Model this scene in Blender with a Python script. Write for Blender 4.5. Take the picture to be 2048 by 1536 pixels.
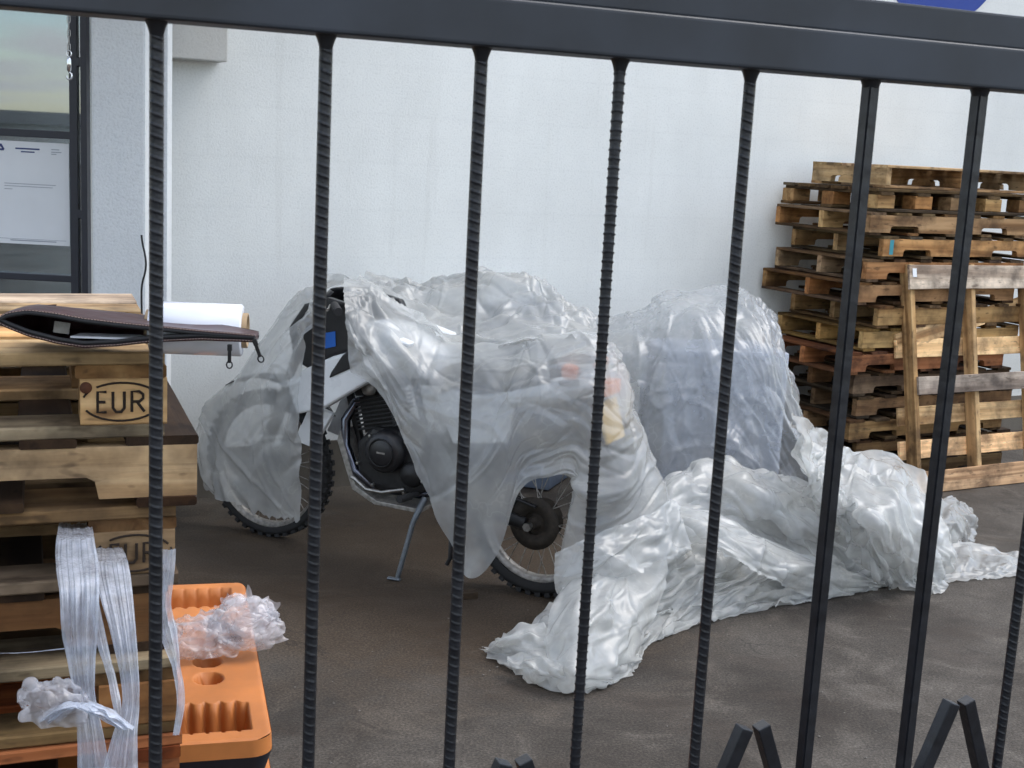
import bpy, bmesh, math, random
import numpy as np
from mathutils import Vector, Matrix, noise as mnoise

random.seed(7)
scene = bpy.context.scene
for o in list(bpy.data.objects):
    bpy.data.objects.remove(o, do_unlink=True)
COL = scene.collection
R = math.radians

# ------------------------------------------------------------------ camera
FPX, CH = 2570.0, 1.85
PITCH, ROLL = math.atan(FPX / 14150), R(2.99)
fw = np.array([0, math.cos(PITCH), -math.sin(PITCH)])
u0 = np.array([0, math.sin(PITCH), math.cos(PITCH)])
xr = np.array([1.0, 0, 0])
cr = math.cos(ROLL) * xr + math.sin(ROLL) * u0
cu = math.cos(ROLL) * u0 - math.sin(ROLL) * xr
CAM = np.array([0, 0, CH])
cd = bpy.data.cameras.new('camera')
cam = bpy.data.objects.new('camera', cd)
COL.objects.link(cam)
cd.sensor_width = 36.0
cd.lens = FPX / 2048 * 36
cd.clip_start, cd.clip_end = 0.05, 500
cd.dof.use_dof = True
cd.dof.focus_distance = 4.2
cd.dof.aperture_fstop = 40
mw = Matrix.Identity(4)
for i in range(3):
    mw[i][0], mw[i][1], mw[i][2], mw[i][3] = cr[i], cu[i], -fw[i], CAM[i]
cam.matrix_world = mw
scene.camera = cam

# ------------------------------------------------------------------ sky, sun, exposure
SUN_EL, SUN_AZ = R(58), R(70)          # azimuth from +Y towards +X
w = bpy.data.worlds.new('World')
scene.world = w
w.use_nodes = True
wn = w.node_tree
for n in list(wn.nodes):
    wn.nodes.remove(n)
def wnode(t, **k):
    n = wn.nodes.new(t)
    for a, b in k.items():
        setattr(n, a, b)
    return n
sky = wnode('ShaderNodeTexSky', sky_type='NISHITA', sun_disc=False)
sky.sun_elevation, sky.sun_rotation = SUN_EL, SUN_AZ
sky.air_density, sky.dust_density = 1.0, 0.7
tc = wnode('ShaderNodeTexCoord')
mp = wnode('ShaderNodeMapping'); mp.inputs['Scale'].default_value = (.42, .42, .42)
mp.inputs['Location'].default_value = (0.35, 0.2, 0.1)
nz = wnode('ShaderNodeTexNoise'); nz.inputs['Scale'].default_value = 2.3; nz.inputs['Detail'].default_value = 7
rp = wnode('ShaderNodeValToRGB'); rp.color_ramp.elements[0].position = 0.42; rp.color_ramp.elements[1].position = 0.62
mx = wnode('ShaderNodeMix', data_type='RGBA')
mx.inputs[7].default_value = (8.2, 8.3, 8.5, 1)
bg = wnode('ShaderNodeBackground'); bg.inputs[1].default_value = 0.1
wo = wnode('ShaderNodeOutputWorld')
L = wn.links.new
sepz = wnode('ShaderNodeSeparateXYZ'); L(tc.outputs['Generated'], sepz.inputs[0])
grd = wnode('ShaderNodeMapRange'); L(sepz.outputs[2], grd.inputs[0])
grd.inputs[1].default_value, grd.inputs[2].default_value, grd.inputs[3].default_value, grd.inputs[4].default_value = 0.0, 0.8, 4.2, 10.8
ccol = wnode('ShaderNodeVectorMath', operation='SCALE'); ccol.inputs[0].default_value = (1.0, 1.01, 1.035)
L(grd.outputs[0], ccol.inputs['Scale']); L(ccol.outputs[0], mx.inputs[7])
zc_ = wnode('ShaderNodeMath', operation='MAXIMUM'); L(sepz.outputs[2], zc_.inputs[0]); zc_.inputs[1].default_value = 0.0
za_ = wnode('ShaderNodeMath', operation='ADD'); L(zc_.outputs[0], za_.inputs[0]); za_.inputs[1].default_value = 0.10
inv = wnode('ShaderNodeMath', operation='DIVIDE'); inv.inputs[0].default_value = 1.0; L(za_.outputs[0], inv.inputs[1])
pl_ = wnode('ShaderNodeVectorMath', operation='SCALE'); L(tc.outputs['Generated'], pl_.inputs[0]); L(inv.outputs[0], pl_.inputs['Scale'])
L(pl_.outputs[0], mp.inputs['Vector']); L(mp.outputs[0], nz.inputs['Vector']); L(nz.outputs[0], rp.inputs[0])
L(rp.outputs[0], mx.inputs[0]); L(sky.outputs[0], mx.inputs[6]); L(mx.outputs[2], bg.inputs[0]); L(bg.outputs[0], wo.inputs[0])
sd = bpy.data.lights.new('sun', 'SUN')
sd.energy, sd.angle, sd.color = 1.0, R(40), (1.0, 0.96, 0.9)
sun = bpy.data.objects.new('sun', sd)
COL.objects.link(sun)
sdir = Vector((math.sin(SUN_AZ) * math.cos(SUN_EL), math.cos(SUN_AZ) * math.cos(SUN_EL), math.sin(SUN_EL)))
sun.rotation_euler = sdir.to_track_quat('Z', 'Y').to_euler()
sun.location = sdir * 30
vs = scene.view_settings
vs.view_transform, vs.look, vs.gamma, vs.use_curve_mapping = 'Standard', 'None', 1.0, False
vs.exposure = 1.42
scene.cycles.transparent_max_bounces = 10
scene.cycles.max_bounces = 5
scene.cycles.diffuse_bounces = 3
scene.cycles.use_adaptive_sampling = True
scene.cycles.adaptive_threshold = .03
scene.cycles.glossy_bounces = 3

# ------------------------------------------------------------------ layout helpers (metres)
def ray(px, py):
    return fw + cr * (px - 1024) / FPX - cu * (py - 768) / FPX
def on_z(px, py, z=0.0):
    d = ray(px, py); return CAM + d * ((z - CH) / d[2])
def on_y(px, py, y):
    d = ray(px, py); return CAM + d * (y / d[1])
def on_plane(px, py, p0, n):
    d = ray(px, py); n = np.asarray(n, float); return CAM + d * (np.dot(np.asarray(p0) - CAM, n) / np.dot(d, n))

# ------------------------------------------------------------------ object helpers
def tag(o, label=None, cat=None, group=None, kind=None):
    if label: o['label'] = label
    if cat: o['category'] = cat
    if group: o['group'] = group
    if kind: o['kind'] = kind
    return o
def empty(name, loc=(0, 0, 0), rz=0.0, rx=0.0, ry=0.0):
    o = bpy.data.objects.new(name, None)
    COL.objects.link(o)
    o.location = loc
    o.rotation_euler = (rx, ry, rz)
    o.empty_display_size = 0.1
    return o
def put(name, me, mat=None, parent=None, loc=None, rot=None, color=None):
    o = bpy.data.objects.new(name, me)
    COL.objects.link(o)
    if mat is not None and len(me.materials) == 0:
        me.materials.append(mat)
    if parent: o.parent = parent
    if loc is not None: o.location = loc
    if rot is not None: o.rotation_euler = rot
    if color is not None: o.color = color
    return o
def copy_tree(o, parent=None):
    c = o.copy(); COL.objects.link(c); c.parent = parent
    for ch in list(o.children):
        copy_tree(ch, c)
    return c
class MB:
    def __init__(s):
        s.v, s.f, s.sm = [], [], []
    def add(s, v, f, smooth=False):
        b = len(s.v)
        s.v += [tuple(map(float, p)) for p in v]
        s.f += [tuple(i + b for i in q) for q in f]
        s.sm += [smooth] * len(f)
        return s
    def box(s, c, d, rot=None):
        m = rot or Matrix.Identity(3)
        v = []
        for z in (-.5, .5):
            for y in (-.5, .5):
                for x in (-.5, .5):
                    v.append(Vector(c) + m @ Vector((x * d[0], y * d[1], z * d[2])))
        return s.add(v, [(0, 2, 3, 1), (4, 5, 7, 6), (0, 1, 5, 4), (2, 6, 7, 3), (0, 4, 6, 2), (1, 3, 7, 5)])
    def tube(s, pts, r, n=10, cap=True, smooth=True, flat=1.0):
        pts = [Vector(p) for p in pts]
        rr = r if isinstance(r, (list, tuple)) else [r] * len(pts)
        v, f = [], []
        t0 = (pts[1] - pts[0]).normalized()
        up = Vector((0, 0, 1)) if abs(t0.z) < .9 else Vector((1, 0, 0))
        a = t0.cross(up).normalized()
        for i, p in enumerate(pts):
            t = (pts[min(i + 1, len(pts) - 1)] - pts[max(i - 1, 0)]).normalized()
            a = (a - t * a.dot(t)).normalized()
            b = t.cross(a)
            for k in range(n):
                th = 2 * math.pi * k / n
                v.append(p + (a * math.cos(th) + b * math.sin(th) * flat) * rr[i])
        for i in range(len(pts) - 1):
            for k in range(n):
                f.append((i * n + k, i * n + (k + 1) % n, (i + 1) * n + (k + 1) % n, (i + 1) * n + k))
        s.add(v, f, smooth)
        if cap:
            s.add([v[k] for k in range(n)][::-1], [tuple(range(n))])
            s.add([v[(len(pts) - 1) * n + k] for k in range(n)], [tuple(range(n))])
        return s
    def lathe(s, prof, n=32, axis='Y', c=(0, 0, 0), smooth=True, closed=False):
        v, f = [], []
        m = len(prof)
        for k in range(n):
            th = 2 * math.pi * k / n
            for (r, h) in prof:
                x, z = r * math.cos(th), r * math.sin(th)
                p = {'Y': (x, h, z), 'Z': (x, z, h), 'X': (h, x, z)}[axis]
                v.append((p[0] + c[0], p[1] + c[1], p[2] + c[2]))
        for k in range(n):
            k2 = (k + 1) % n
            for i in range(m if closed else m - 1):
                j = (i + 1) % m
                f.append((k * m + i, k2 * m + i, k2 * m + j, k * m + j))
        return s.add(v, f, smooth)
    def prism(s, poly, y0, y1):                       # polygon in x/z, extruded along y
        n = len(poly)
        v = [(x, y0, z) for x, z in poly] + [(x, y1, z) for x, z in poly]
        f = [tuple(range(n)), tuple(range(2 * n - 1, n - 1, -1))] + [(i, (i + 1) % n, n + (i + 1) % n, n + i)[::-1] for i in range(n)]
        return s.add(v, f)
    def mesh(s, name):
        me = bpy.data.meshes.new(name)
        me.from_pydata(s.v, [], s.f)
        me.polygons.foreach_set('use_smooth', s.sm)
        bm = bmesh.new(); bm.from_mesh(me)
        bmesh.ops.recalc_face_normals(bm, faces=bm.faces)
        bm.to_mesh(me); bm.free()
        me.update()
        return me
    def build(s, name, mat, parent=None, bevel=0, loc=None, rot=None, color=None, seg=2):
        me = s.mesh(name)
        if bevel:
            bm = bmesh.new(); bm.from_mesh(me)
            ed = [e for e in bm.edges if len(e.link_faces) == 2 and e.calc_face_angle() > R(40)]
            bmesh.ops.bevel(bm, geom=ed, offset=bevel, segments=seg, profile=.6, affect='EDGES', clamp_overlap=True)
            bm.to_mesh(me); bm.free()
        return put(name, me, mat, parent, loc, rot, color)

# ------------------------------------------------------------------ materials
def new_mat(name):
    m = bpy.data.materials.new(name)
    m.use_nodes = True
    nt = m.node_tree
    b = nt.nodes['Principled BSDF']
    def N(t, ins=None, **k):
        n = nt.nodes.new(t)
        for a, v in k.items():
            setattr(n, a, v)
        for a, v in (ins or {}).items():
            if isinstance(v, bpy.types.NodeSocket):
                nt.links.new(v, n.inputs[a])
            else:
                n.inputs[a].default_value = v
        return n
    return m, nt, b, N
def ramp(N, fac, stops):
    n = N('ShaderNodeValToRGB', {0: fac})
    e = n.color_ramp.elements
    while len(e) < len(stops): e.new(.5)
    for i, (p, c) in enumerate(stops):
        e[i].position = p
        e[i].color = (c[0], c[1], c[2], 1) if isinstance(c, tuple) else (c, c, c, 1)
    return n.outputs[0]
def mixc(N, fac, a, b, mode='MIX'):
    n = N('ShaderNodeMix', {0: fac, 6: a, 7: b}, data_type='RGBA', blend_type=mode)
    return n.outputs[2]
def c4(r, g, b): return (r, g, b, 1)

def plain(name, col, rough=.5, metal=0.0, var=.15, nscale=30, bump=.0, spec=.5, coat=0.0):
    m, nt, b, N = new_mat(name)
    t = N('ShaderNodeTexCoord').outputs['Object']
    n = N('ShaderNodeTexNoise', {'Vector': t, 'Scale': nscale, 'Detail': 5})
    k = ramp(N, n.outputs[0], [(.3, 1 - var), (.7, 1 + 0 * var)])
    c = mixc(N, 1.0, c4(*col), k, 'MULTIPLY')
    nt.links.new(c, b.inputs['Base Color'])
    r = N('ShaderNodeMapRange', {0: n.outputs[0], 3: max(.03, rough - .1), 4: min(1, rough + .12)})
    nt.links.new(r.outputs[0], b.inputs['Roughness'])
    b.inputs['Metallic'].default_value = metal
    b.inputs['Specular IOR Level'].default_value = spec
    b.inputs['Coat Weight'].default_value = coat
    if bump:
        bp = N('ShaderNodeBump', {'Height': n.outputs[0], 'Strength': bump, 'Distance': .004})
        nt.links.new(bp.outputs[0], b.inputs['Normal'])
    return m

def wood_mat():
    m, nt, b, N = new_mat('pallet_wood')
    oi = N('ShaderNodeObjectInfo')
    t = N('ShaderNodeTexCoord').outputs['Object']
    off = N('ShaderNodeVectorMath', {0: (37.0, 91.0, 53.0), 'Scale': oi.outputs['Random']}, operation='SCALE').outputs[0]
    p = N('ShaderNodeVectorMath', {0: t, 1: off}, operation='ADD').outputs[0]
    ps = N('ShaderNodeMapping', {'Vector': p, 'Scale': (1.6, 26, 26)}).outputs[0]
    g = N('ShaderNodeTexNoise', {'Vector': ps, 'Scale': 1.0, 'Detail': 7, 'Roughness': .65, 'Distortion': .7})
    pw = N('ShaderNodeMapping', {'Vector': p, 'Scale': (.5, 9, 9)}).outputs[0]
    wv = N('ShaderNodeTexNoise', {'Vector': pw, 'Scale': 1.0, 'Detail': 3, 'Distortion': 1.6})
    st = N('ShaderNodeTexNoise', {'Vector': p, 'Scale': 5.0, 'Detail': 5, 'Roughness': .6})
    kn = N('ShaderNodeTexVoronoi', {'Vector': N('ShaderNodeMapping', {'Vector': p, 'Scale': (3.2, 9, 9)}).outputs[0], 'Scale': 1.0})
    base = ramp(N, wv.outputs[0], [(.3, (.22, .13, .062)), (.48, (.44, .30, .165)), (.62, (.57, .42, .25)), (.8, (.36, .23, .115))])
    fine = ramp(N, g.outputs[0], [(.32, .55), (.5, 1.0), (.75, 1.08)])
    c = mixc(N, .8, base, fine, 'MULTIPLY')
    knm = ramp(N, kn.outputs[0], [(.04, 1.0), (.1, 0.0)])
    c = mixc(N, N('ShaderNodeMath', {0: knm, 1: .7}, operation='MULTIPLY').outputs[0], c, c4(.12, .06, .03))
    stm = ramp(N, st.outputs[0], [(.44, 0.0), (.68, .85)])
    c = mixc(N, stm, c, c4(.075, .05, .032))
    r1 = N('ShaderNodeMath', {0: N('ShaderNodeMath', {0: oi.outputs['Random'], 1: 7.31}, operation='MULTIPLY').outputs[0]}, operation='FRACT').outputs[0]
    r2 = N('ShaderNodeMath', {0: N('ShaderNodeMath', {0: oi.outputs['Random'], 1: 13.7}, operation='MULTIPLY').outputs[0]}, operation='FRACT').outputs[0]
    c = mixc(N, N('ShaderNodeMapRange', {0: r1, 1: .55, 2: 1.0, 3: 0.0, 4: .8}).outputs[0], c, c4(1.0, .74, .52), 'MULTIPLY')
    gw = N('ShaderNodeMapRange', {0: r2, 1: .6, 2: 1.0, 3: 0.0, 4: .55}).outputs[0]
    lum = N('ShaderNodeRGBToBW', {0: c}).outputs[0]
    c = mixc(N, gw, c, lum)
    ed = N('ShaderNodeTexNoise', {'Vector': N('ShaderNodeMapping', {'Vector': p, 'Scale': (14, 40, 40)}).outputs[0], 'Scale': 1.0, 'Detail': 2})
    c = mixc(N, ramp(N, ed.outputs[0], [(.62, 0.0), (.70, .55)]), c, c4(.06, .04, .028))
    c = mixc(N, 1.0, c, oi.outputs['Color'], 'MULTIPLY')
    br = N('ShaderNodeMapRange', {0: oi.outputs['Random'], 3: .8, 4: 1.35}).outputs[0]
    c = mixc(N, 1.0, c, br, 'MULTIPLY')
    nt.links.new(c, b.inputs['Base Color'])
    b.inputs['Roughness'].default_value = .82
    b.inputs['Specular IOR Level'].default_value = .25
    bp = N('ShaderNodeBump', {'Height': g.outputs[0], 'Strength': .45, 'Distance': .004})
    nt.links.new(bp.outputs[0], b.inputs['Normal'])
    return m

def film_mat(name, op_lo, op_hi, col=(.77, .785, .78), rough=.3, trans=.45, nscale=5.0, dirt=.35, cs=11.0, cb=.45):
    m, nt, b, N = new_mat(name)
    nt.nodes.remove(b)
    t = N('ShaderNodeTexCoord').outputs['Object']
    n = N('ShaderNodeTexNoise', {'Vector': t, 'Scale': nscale, 'Detail': 3, 'Roughness': .6})
    dm = ramp(N, n.outputs[0], [(.45, 0.0), (.75, dirt)])
    c = mixc(N, dm, c4(*col), c4(.52, .49, .43))
    wp = N('ShaderNodeVectorMath', {0: t, 1: N('ShaderNodeVectorMath', {0: n.outputs[1], 'Scale': .4}, operation='SCALE').outputs[0]}, operation='ADD').outputs[0]
    vo = N('ShaderNodeTexVoronoi', {'Vector': wp, 'Scale': cs}, feature='DISTANCE_TO_EDGE')
    n2 = N('ShaderNodeTexNoise', {'Vector': t, 'Scale': cs * 2.4, 'Detail': 1})
    hh = N('ShaderNodeMath', {0: vo.outputs[0], 1: N('ShaderNodeMath', {0: n2.outputs[0], 1: .5}, operation='MULTIPLY').outputs[0]}, operation='ADD').outputs[0]
    bp = N('ShaderNodeBump', {'Height': hh, 'Strength': cb, 'Distance': .6 / cs}).outputs[0] if cb else N('ShaderNodeNewGeometry').outputs['Normal']
    df = N('ShaderNodeBsdfDiffuse', {'Color': c, 'Normal': bp}).outputs[0]
    tr = N('ShaderNodeBsdfTranslucent', {'Color': c, 'Normal': bp}).outputs[0]
    s1 = N('ShaderNodeMixShader', {0: trans, 1: df, 2: tr}).outputs[0]
    op = N('ShaderNodeMapRange', {0: n.outputs[0], 1: .3, 2: .7, 3: op_lo, 4: op_hi}).outputs[0]
    sw = ramp(N, vo.outputs[0], [(.0, .10), (.04, 0.0)])
    op = N('ShaderNodeMath', {0: op, 1: N('ShaderNodeMath', {0: sw, 1: ramp(N, n.outputs[0], [(.45, 0.0), (.6, 1.0)])}, operation='MULTIPLY').outputs[0]}, operation='ADD', use_clamp=True).outputs[0]
    tp = N('ShaderNodeBsdfTransparent', {'Color': c4(.95, .96, .97)}).outputs[0]
    s2 = N('ShaderNodeMixShader', {0: op, 1: tp, 2: s1}).outputs[0]
    gl = N('ShaderNodeBsdfGlossy', {'Color': c4(1, 1, 1), 'Roughness': rough, 'Normal': bp}).outputs[0]
    bfc = N('ShaderNodeNewGeometry').outputs['Backfacing']
    ior = N('ShaderNodeMapRange', {0: bfc, 3: 1.48, 4: 1 / 1.48}).outputs[0]
    fr = N('ShaderNodeFresnel', {'IOR': ior, 'Normal': bp}).outputs[0]
    fr2 = N('ShaderNodeMath', {0: fr, 1: .85}, operation='MULTIPLY', use_clamp=True).outputs[0]
    s3 = N('ShaderNodeMixShader', {0: fr2, 1: s2, 2: gl}).outputs[0]
    nt.links.new(s3, nt.nodes['Material Output'].inputs[0])
    return m

def wall_mat(name, col, bump=.5, stain=.25):
    m, nt, b, N = new_mat(name)
    t = N('ShaderNodeTexCoord').outputs['Object']
    f = N('ShaderNodeTexNoise', {'Vector': t, 'Scale': 95.0, 'Detail': 5, 'Roughness': .6})
    f2 = N('ShaderNodeTexNoise', {'Vector': N('ShaderNodeMapping', {'Vector': t, 'Scale': (.8, .8, 1.3)}).outputs[0], 'Scale': 14.0, 'Detail': 4, 'Distortion': .4})
    lo = N('ShaderNodeTexNoise', {'Vector': t, 'Scale': 1.1, 'Detail': 5, 'Roughness': .55})
    vs_ = N('ShaderNodeTexNoise', {'Vector': N('ShaderNodeMapping', {'Vector': t, 'Scale': (2.2, 2.2, .5)}).outputs[0], 'Scale': 1.6, 'Detail': 4})
    k = ramp(N, lo.outputs[0], [(.35, 1 - stain * .3), (.65, 1.0)])
    k2 = ramp(N, vs_.outputs[0], [(.3, 1 - stain * .16), (.7, 1.0)])
    c = mixc(N, 1.0, c4(*col), k, 'MULTIPLY')
    c = mixc(N, 1.0, c, k2, 'MULTIPLY')
    sp = ramp(N, f.outputs[0], [(.3, .8), (.5, 1.0)])
    c = mixc(N, .6, c, sp, 'MULTIPLY')
    # faint block courses telegraphing through the render
    br = N('ShaderNodeTexBrick', {'Vector': N('ShaderNodeMapping', {'Vector': t, 'Rotation': (R(90), 0, 0)}).outputs[0], 'Scale': 1.0, 'Mortar Size': .012,
                                  'Mortar Smooth': .9, 'Brick Width': .5, 'Row Height': .25, 'Color1': c4(1, 1, 1), 'Color2': c4(.975, .975, .975), 'Mortar': c4(.9, .9, .9)})
    c = mixc(N, .22, c, br.outputs[0], 'MULTIPLY')
    sx = N('ShaderNodeSeparateXYZ', {0: t})
    hz = N('ShaderNodeMath', {0: sx.outputs[2], 1: N('ShaderNodeMath', {0: lo.outputs[0], 1: -1.1}, operation='MULTIPLY').outputs[0]}, operation='ADD').outputs[0]
    sp2 = N('ShaderNodeMath', {0: ramp(N, hz, [(0.0, .32), (.28, 0.0)]), 1: ramp(N, vs_.outputs[0], [(.3, .3), (.6, 1.0)])}, operation='MULTIPLY').outputs[0]
    c = mixc(N, sp2, c, c4(.36, .33, .28))
    dr = N('ShaderNodeTexNoise', {'Vector': N('ShaderNodeMapping', {'Vector': t, 'Scale': (7, 7, .35)}).outputs[0], 'Scale': 1.0, 'Detail': 5, 'Roughness': .7})
    c = mixc(N, ramp(N, dr.outputs[0], [(.60, 0.0), (.74, .22)]), c, c4(.50, .49, .45))
    nt.links.new(c, b.inputs['Base Color'])
    b.inputs['Roughness'].default_value = .85
    b.inputs['Specular IOR Level'].default_value = .2
    h = N('ShaderNodeMath', {0: f.outputs[0], 1: N('ShaderNodeMath', {0: f2.outputs[0], 1: .6}, operation='MULTIPLY').outputs[0]}, operation='ADD').outputs[0]
    bp = N('ShaderNodeBump', {'Height': h, 'Strength': bump * .55, 'Distance': .006})
    nt.links.new(bp.outputs[0], b.inputs['Normal'])
    return m

def ground_mat():
    m, nt, b, N = new_mat('yard_ground')
    t = N('ShaderNodeTexCoord').outputs['Object']
    a = N('ShaderNodeTexNoise', {'Vector': t, 'Scale': .9, 'Detail': 7, 'Roughness': .6, 'Distortion': .5})
    f = N('ShaderNodeTexNoise', {'Vector': t, 'Scale': 110, 'Detail': 4, 'Roughness': .7})
    d = N('ShaderNodeTexNoise', {'Vector': t, 'Scale': 3.4, 'Detail': 7, 'Roughness': .68, 'Distortion': .8})
    wt = N('ShaderNodeTexNoise', {'Vector': N('ShaderNodeMapping', {'Vector': t, 'Scale': (1, 2.2, 1), 'Location': (3.1, .4, 0)}).outputs[0], 'Scale': 1.5, 'Detail': 5})
    c = ramp(N, a.outputs[0], [(.30, (.028, .021, .016)), (.48, (.062, .054, .046)), (.68, (.115, .104, .092))])
    k = ramp(N, d.outputs[0], [(.3, .68), (.5, 1.0), (.68, 1.28)])
    c = mixc(N, 1.0, c, k, 'MULTIPLY')
    dust = ramp(N, d.outputs[0], [(.54, 0.0), (.74, .45)])
    c = mixc(N, dust, c, c4(.19, .175, .155))
    oil = ramp(N, wt.outputs[0], [(.54, 0.0), (.68, .5)])
    dmp = N('ShaderNodeVectorMath', {0: t, 1: (-.45, 5.35, 0.0)}, operation='DISTANCE').outputs['Value']
    dmp = N('ShaderNodeMath', {0: dmp, 1: N('ShaderNodeMath', {0: d.outputs[0], 1: 1.6}, operation='MULTIPLY').outputs[0]}, operation='SUBTRACT').outputs[0]
    c = mixc(N, ramp(N, dmp, [(0.0, .75), (.7, 0.0)]), c, c4(.052, .034, .019))
    c = mixc(N, oil, c, c4(.035, .022, .013))
    sp = ramp(N, f.outputs[0], [(.3, .4), (.5, 1.0), (.7, 1.9)])
    c = mixc(N, .9, c, sp, 'MULTIPLY')
    c = mixc(N, 1.0, c, c4(.82, .80, .77), 'MULTIPLY')
    # hairline cracks
    v = N('ShaderNodeTexVoronoi', {'Vector': N('ShaderNodeVectorMath', {0: t, 1: N('ShaderNodeVectorMath', {0: d.outputs[1], 'Scale': .35}, operation='SCALE').outputs[0]}, operation='ADD').outputs[0],
                                   'Scale': .75}, feature='DISTANCE_TO_EDGE')
    cr_ = ramp(N, v.outputs[0], [(.002, 1.0), (.006, 0.0)])
    crm = N('ShaderNodeMath', {0: cr_, 1: ramp(N, a.outputs[0], [(.5, 0.0), (.6, .55)])}, operation='MULTIPLY').outputs[0]
    c = mixc(N, crm, c, c4(.012, .01, .009))
    nt.links.new(c, b.inputs['Base Color'])
    rg = N('ShaderNodeMapRange', {0: oil, 1: 0, 2: .6, 3: .85, 4: .5}).outputs[0]
    nt.links.new(rg, b.inputs['Roughness'])
    b.inputs['Specular IOR Level'].default_value = .3
    h = N('ShaderNodeMath', {0: f.outputs[0], 1: crm}, operation='SUBTRACT').outputs[0]
    bp = N('ShaderNodeBump', {'Height': h, 'Strength': .35, 'Distance': .006})
    nt.links.new(bp.outputs[0], b.inputs['Normal'])
    return m

def glass_mat():
    m, nt, b, N = new_mat('window_glass')
    nt.nodes.remove(b)
    tp = N('ShaderNodeBsdfTransparent', {'Color': c4(.55, .60, .62)}).outputs[0]
    gl = N('ShaderNodeBsdfGlossy', {'Color': c4(.93, .97, 1), 'Roughness': .015}).outputs[0]
    fr = N('ShaderNodeFresnel', {'IOR': 1.5}).outputs[0]
    k = N('ShaderNodeMath', {0: fr, 1: .2}, operation='ADD', use_clamp=True).outputs[0]
    nt.links.new(N('ShaderNodeMixShader', {0: k, 1: tp, 2: gl}).outputs[0], nt.nodes['Material Output'].inputs[0])
    return m

WOOD = wood_mat()
FILM = film_mat('plastic_sheet_film', .42, .72, cb=0, cs=6, col=(.60, .615, .61), rough=.26, dirt=.5)
FILM3 = film_mat('clearer_sheet_film', .24, .56, cb=0, cs=8, col=(.62, .64, .65), rough=.24, dirt=.4)
FILM2 = film_mat('plastic_sheet_heap', .42, .78, nscale=6, cb=0, cs=10, col=(.68, .69, .675), rough=.27, dirt=.5)
STRETCH = film_mat('stretch_film', .42, .80, cb=.3, cs=40, col=(.80, .85, .95), rough=.14, trans=.4, nscale=30, dirt=.05)
WALLM = wall_mat('painted_render', (.865, .878, .845), bump=.32, stain=.34)
COLM = wall_mat('column_render', (.74, .765, .77), bump=.9)
CANM = wall_mat('beam_slab_render', (.70, .70, .67), bump=.3, stain=.4)
SKIRT = wall_mat('dark_plinth', (.065, .052, .038), bump=.6, stain=.6)
GROUND = ground_mat()
GLASS = glass_mat()
IRON = plain('black_iron_paint', (.009, .0105, .015), .38, 0, .5, 60, .3, .5)
FRAME = plain('dark_window_frame', (.022, .024, .036), .4, 0, .2, 30)
RAILM = plain('skylit_black_paint', (.030, .037, .049), .5, 0, .65, 9, .2, .5)  # fence paint lightened to imitate sky sheen, with blotchy grime
RUBBER = plain('tyre_rubber', (.018, .018, .019), .75, 0, .4, 60, .2)
BLACKP = plain('black_plastic', (.014, .014, .016), .38, 0, .3, 40, .05)
CASTB = plain('black_cast_metal', (.018, .018, .019), .45, .3, .4, 60, .2)
STEEL = plain('worn_steel', (.40, .39, .37), .35, .9, .4, 60, .1)
DULL = plain('dull_aluminium', (.42, .40, .37), .5, .7, .5, 50, .15)
MUDDY = plain('muddy_hub_metal', (.045, .036, .027), .75, .2, .6, 50, .3)
DARKST = plain('dark_zinc', (.16, .18, .20), .45, .5, .3, 40)
BLUED = plain('blued_pipe', (.16, .17, .21), .22, 1, .3, 20)
CHROME = plain('bright_chrome', (.75, .76, .78), .12, 1, .1, 30)
WHITEP = plain('white_bodywork', (.74, .76, .77), .28, 0, .08, 12, 0, .5, .3)
BLUES = plain('blue_sticker', (.015, .12, .48), .35, 0, .05)
ORANGEL = plain('orange_lens', (.85, .20, .04), .25, 0, .1)
YELLOWP = plain('yellow_plate', (.80, .50, .10), .5, 0, .1)
SEATM = plain('seat_vinyl', (.02, .02, .022), .55, 0, .3, 90, .15)
EMBLEM = plain('blue_paint', (.015, .05, .30), .6, 0, .08, 20)
LEATHER = plain('brown_leather', (.045, .011, .013), .36, 0, .45, 35, .25, .5)
ZIPM = plain('zip_tape', (.012, .012, .014), .7, 0, .3, 90, .2)
THREAD = plain('pale_thread', (.32, .24, .20), .8)
PAPER = plain('white_paper', (.80, .82, .84), .75, 0, .04, 8)
INK = plain('blue_ink', (.05, .07, .20), .7)
INKG = plain('grey_ink', (.38, .40, .45), .7)
BURN = plain('burnt_brand', (.028, .016, .009), .9, 0, .4, 120)
NAILM = plain('rusty_nail', (.16, .06, .03), .8, .3, .4, 90)
ORANGE = plain('orange_plastic', (.62, .215, .055), .5, 0, .38, 7, .08, .4)
TRAYB = plain('black_tray_plastic', (.016, .017, .026), .45, 0, .3, 20)
CARD = plain('brown_card', (.38, .27, .16), .85, 0, .2, 60, .1)
ROLLF = plain('film_roll', (.74, .76, .82), .22, 0, .12, 7, 0, .6, .4)
LOADM = plain('blue_grey_carton', (.16, .20, .27), .7, 0, .35, 7)
INTER = plain('dim_interior', (.05, .055, .06), .9)
BUILD2 = plain('pale_render', (.45, .44, .41), .9, 0, .2, 3)
ROOF2 = plain('grey_roof', (.16, .16, .165), .8, 0, .3, 6)
CABLE = plain('black_cable', (.012, .012, .013), .5)

# ------------------------------------------------------------------ ground
YAW = R(29)
d1 = np.array([math.cos(YAW), math.sin(YAW), 0]); nb = np.array([-d1[1], d1[0], 0])
W0 = np.array([-0.906, 6.80, 0.0])
g = MB()
g.add([(-60, -60, 0), (60, -60, 0), (60, 60, 0), (-60, 60, 0)], [(0, 1, 2, 3)])
tag(g.build('ground', GROUND), kind='structure', label='dark stained concrete yard with hairline cracks')

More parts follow.
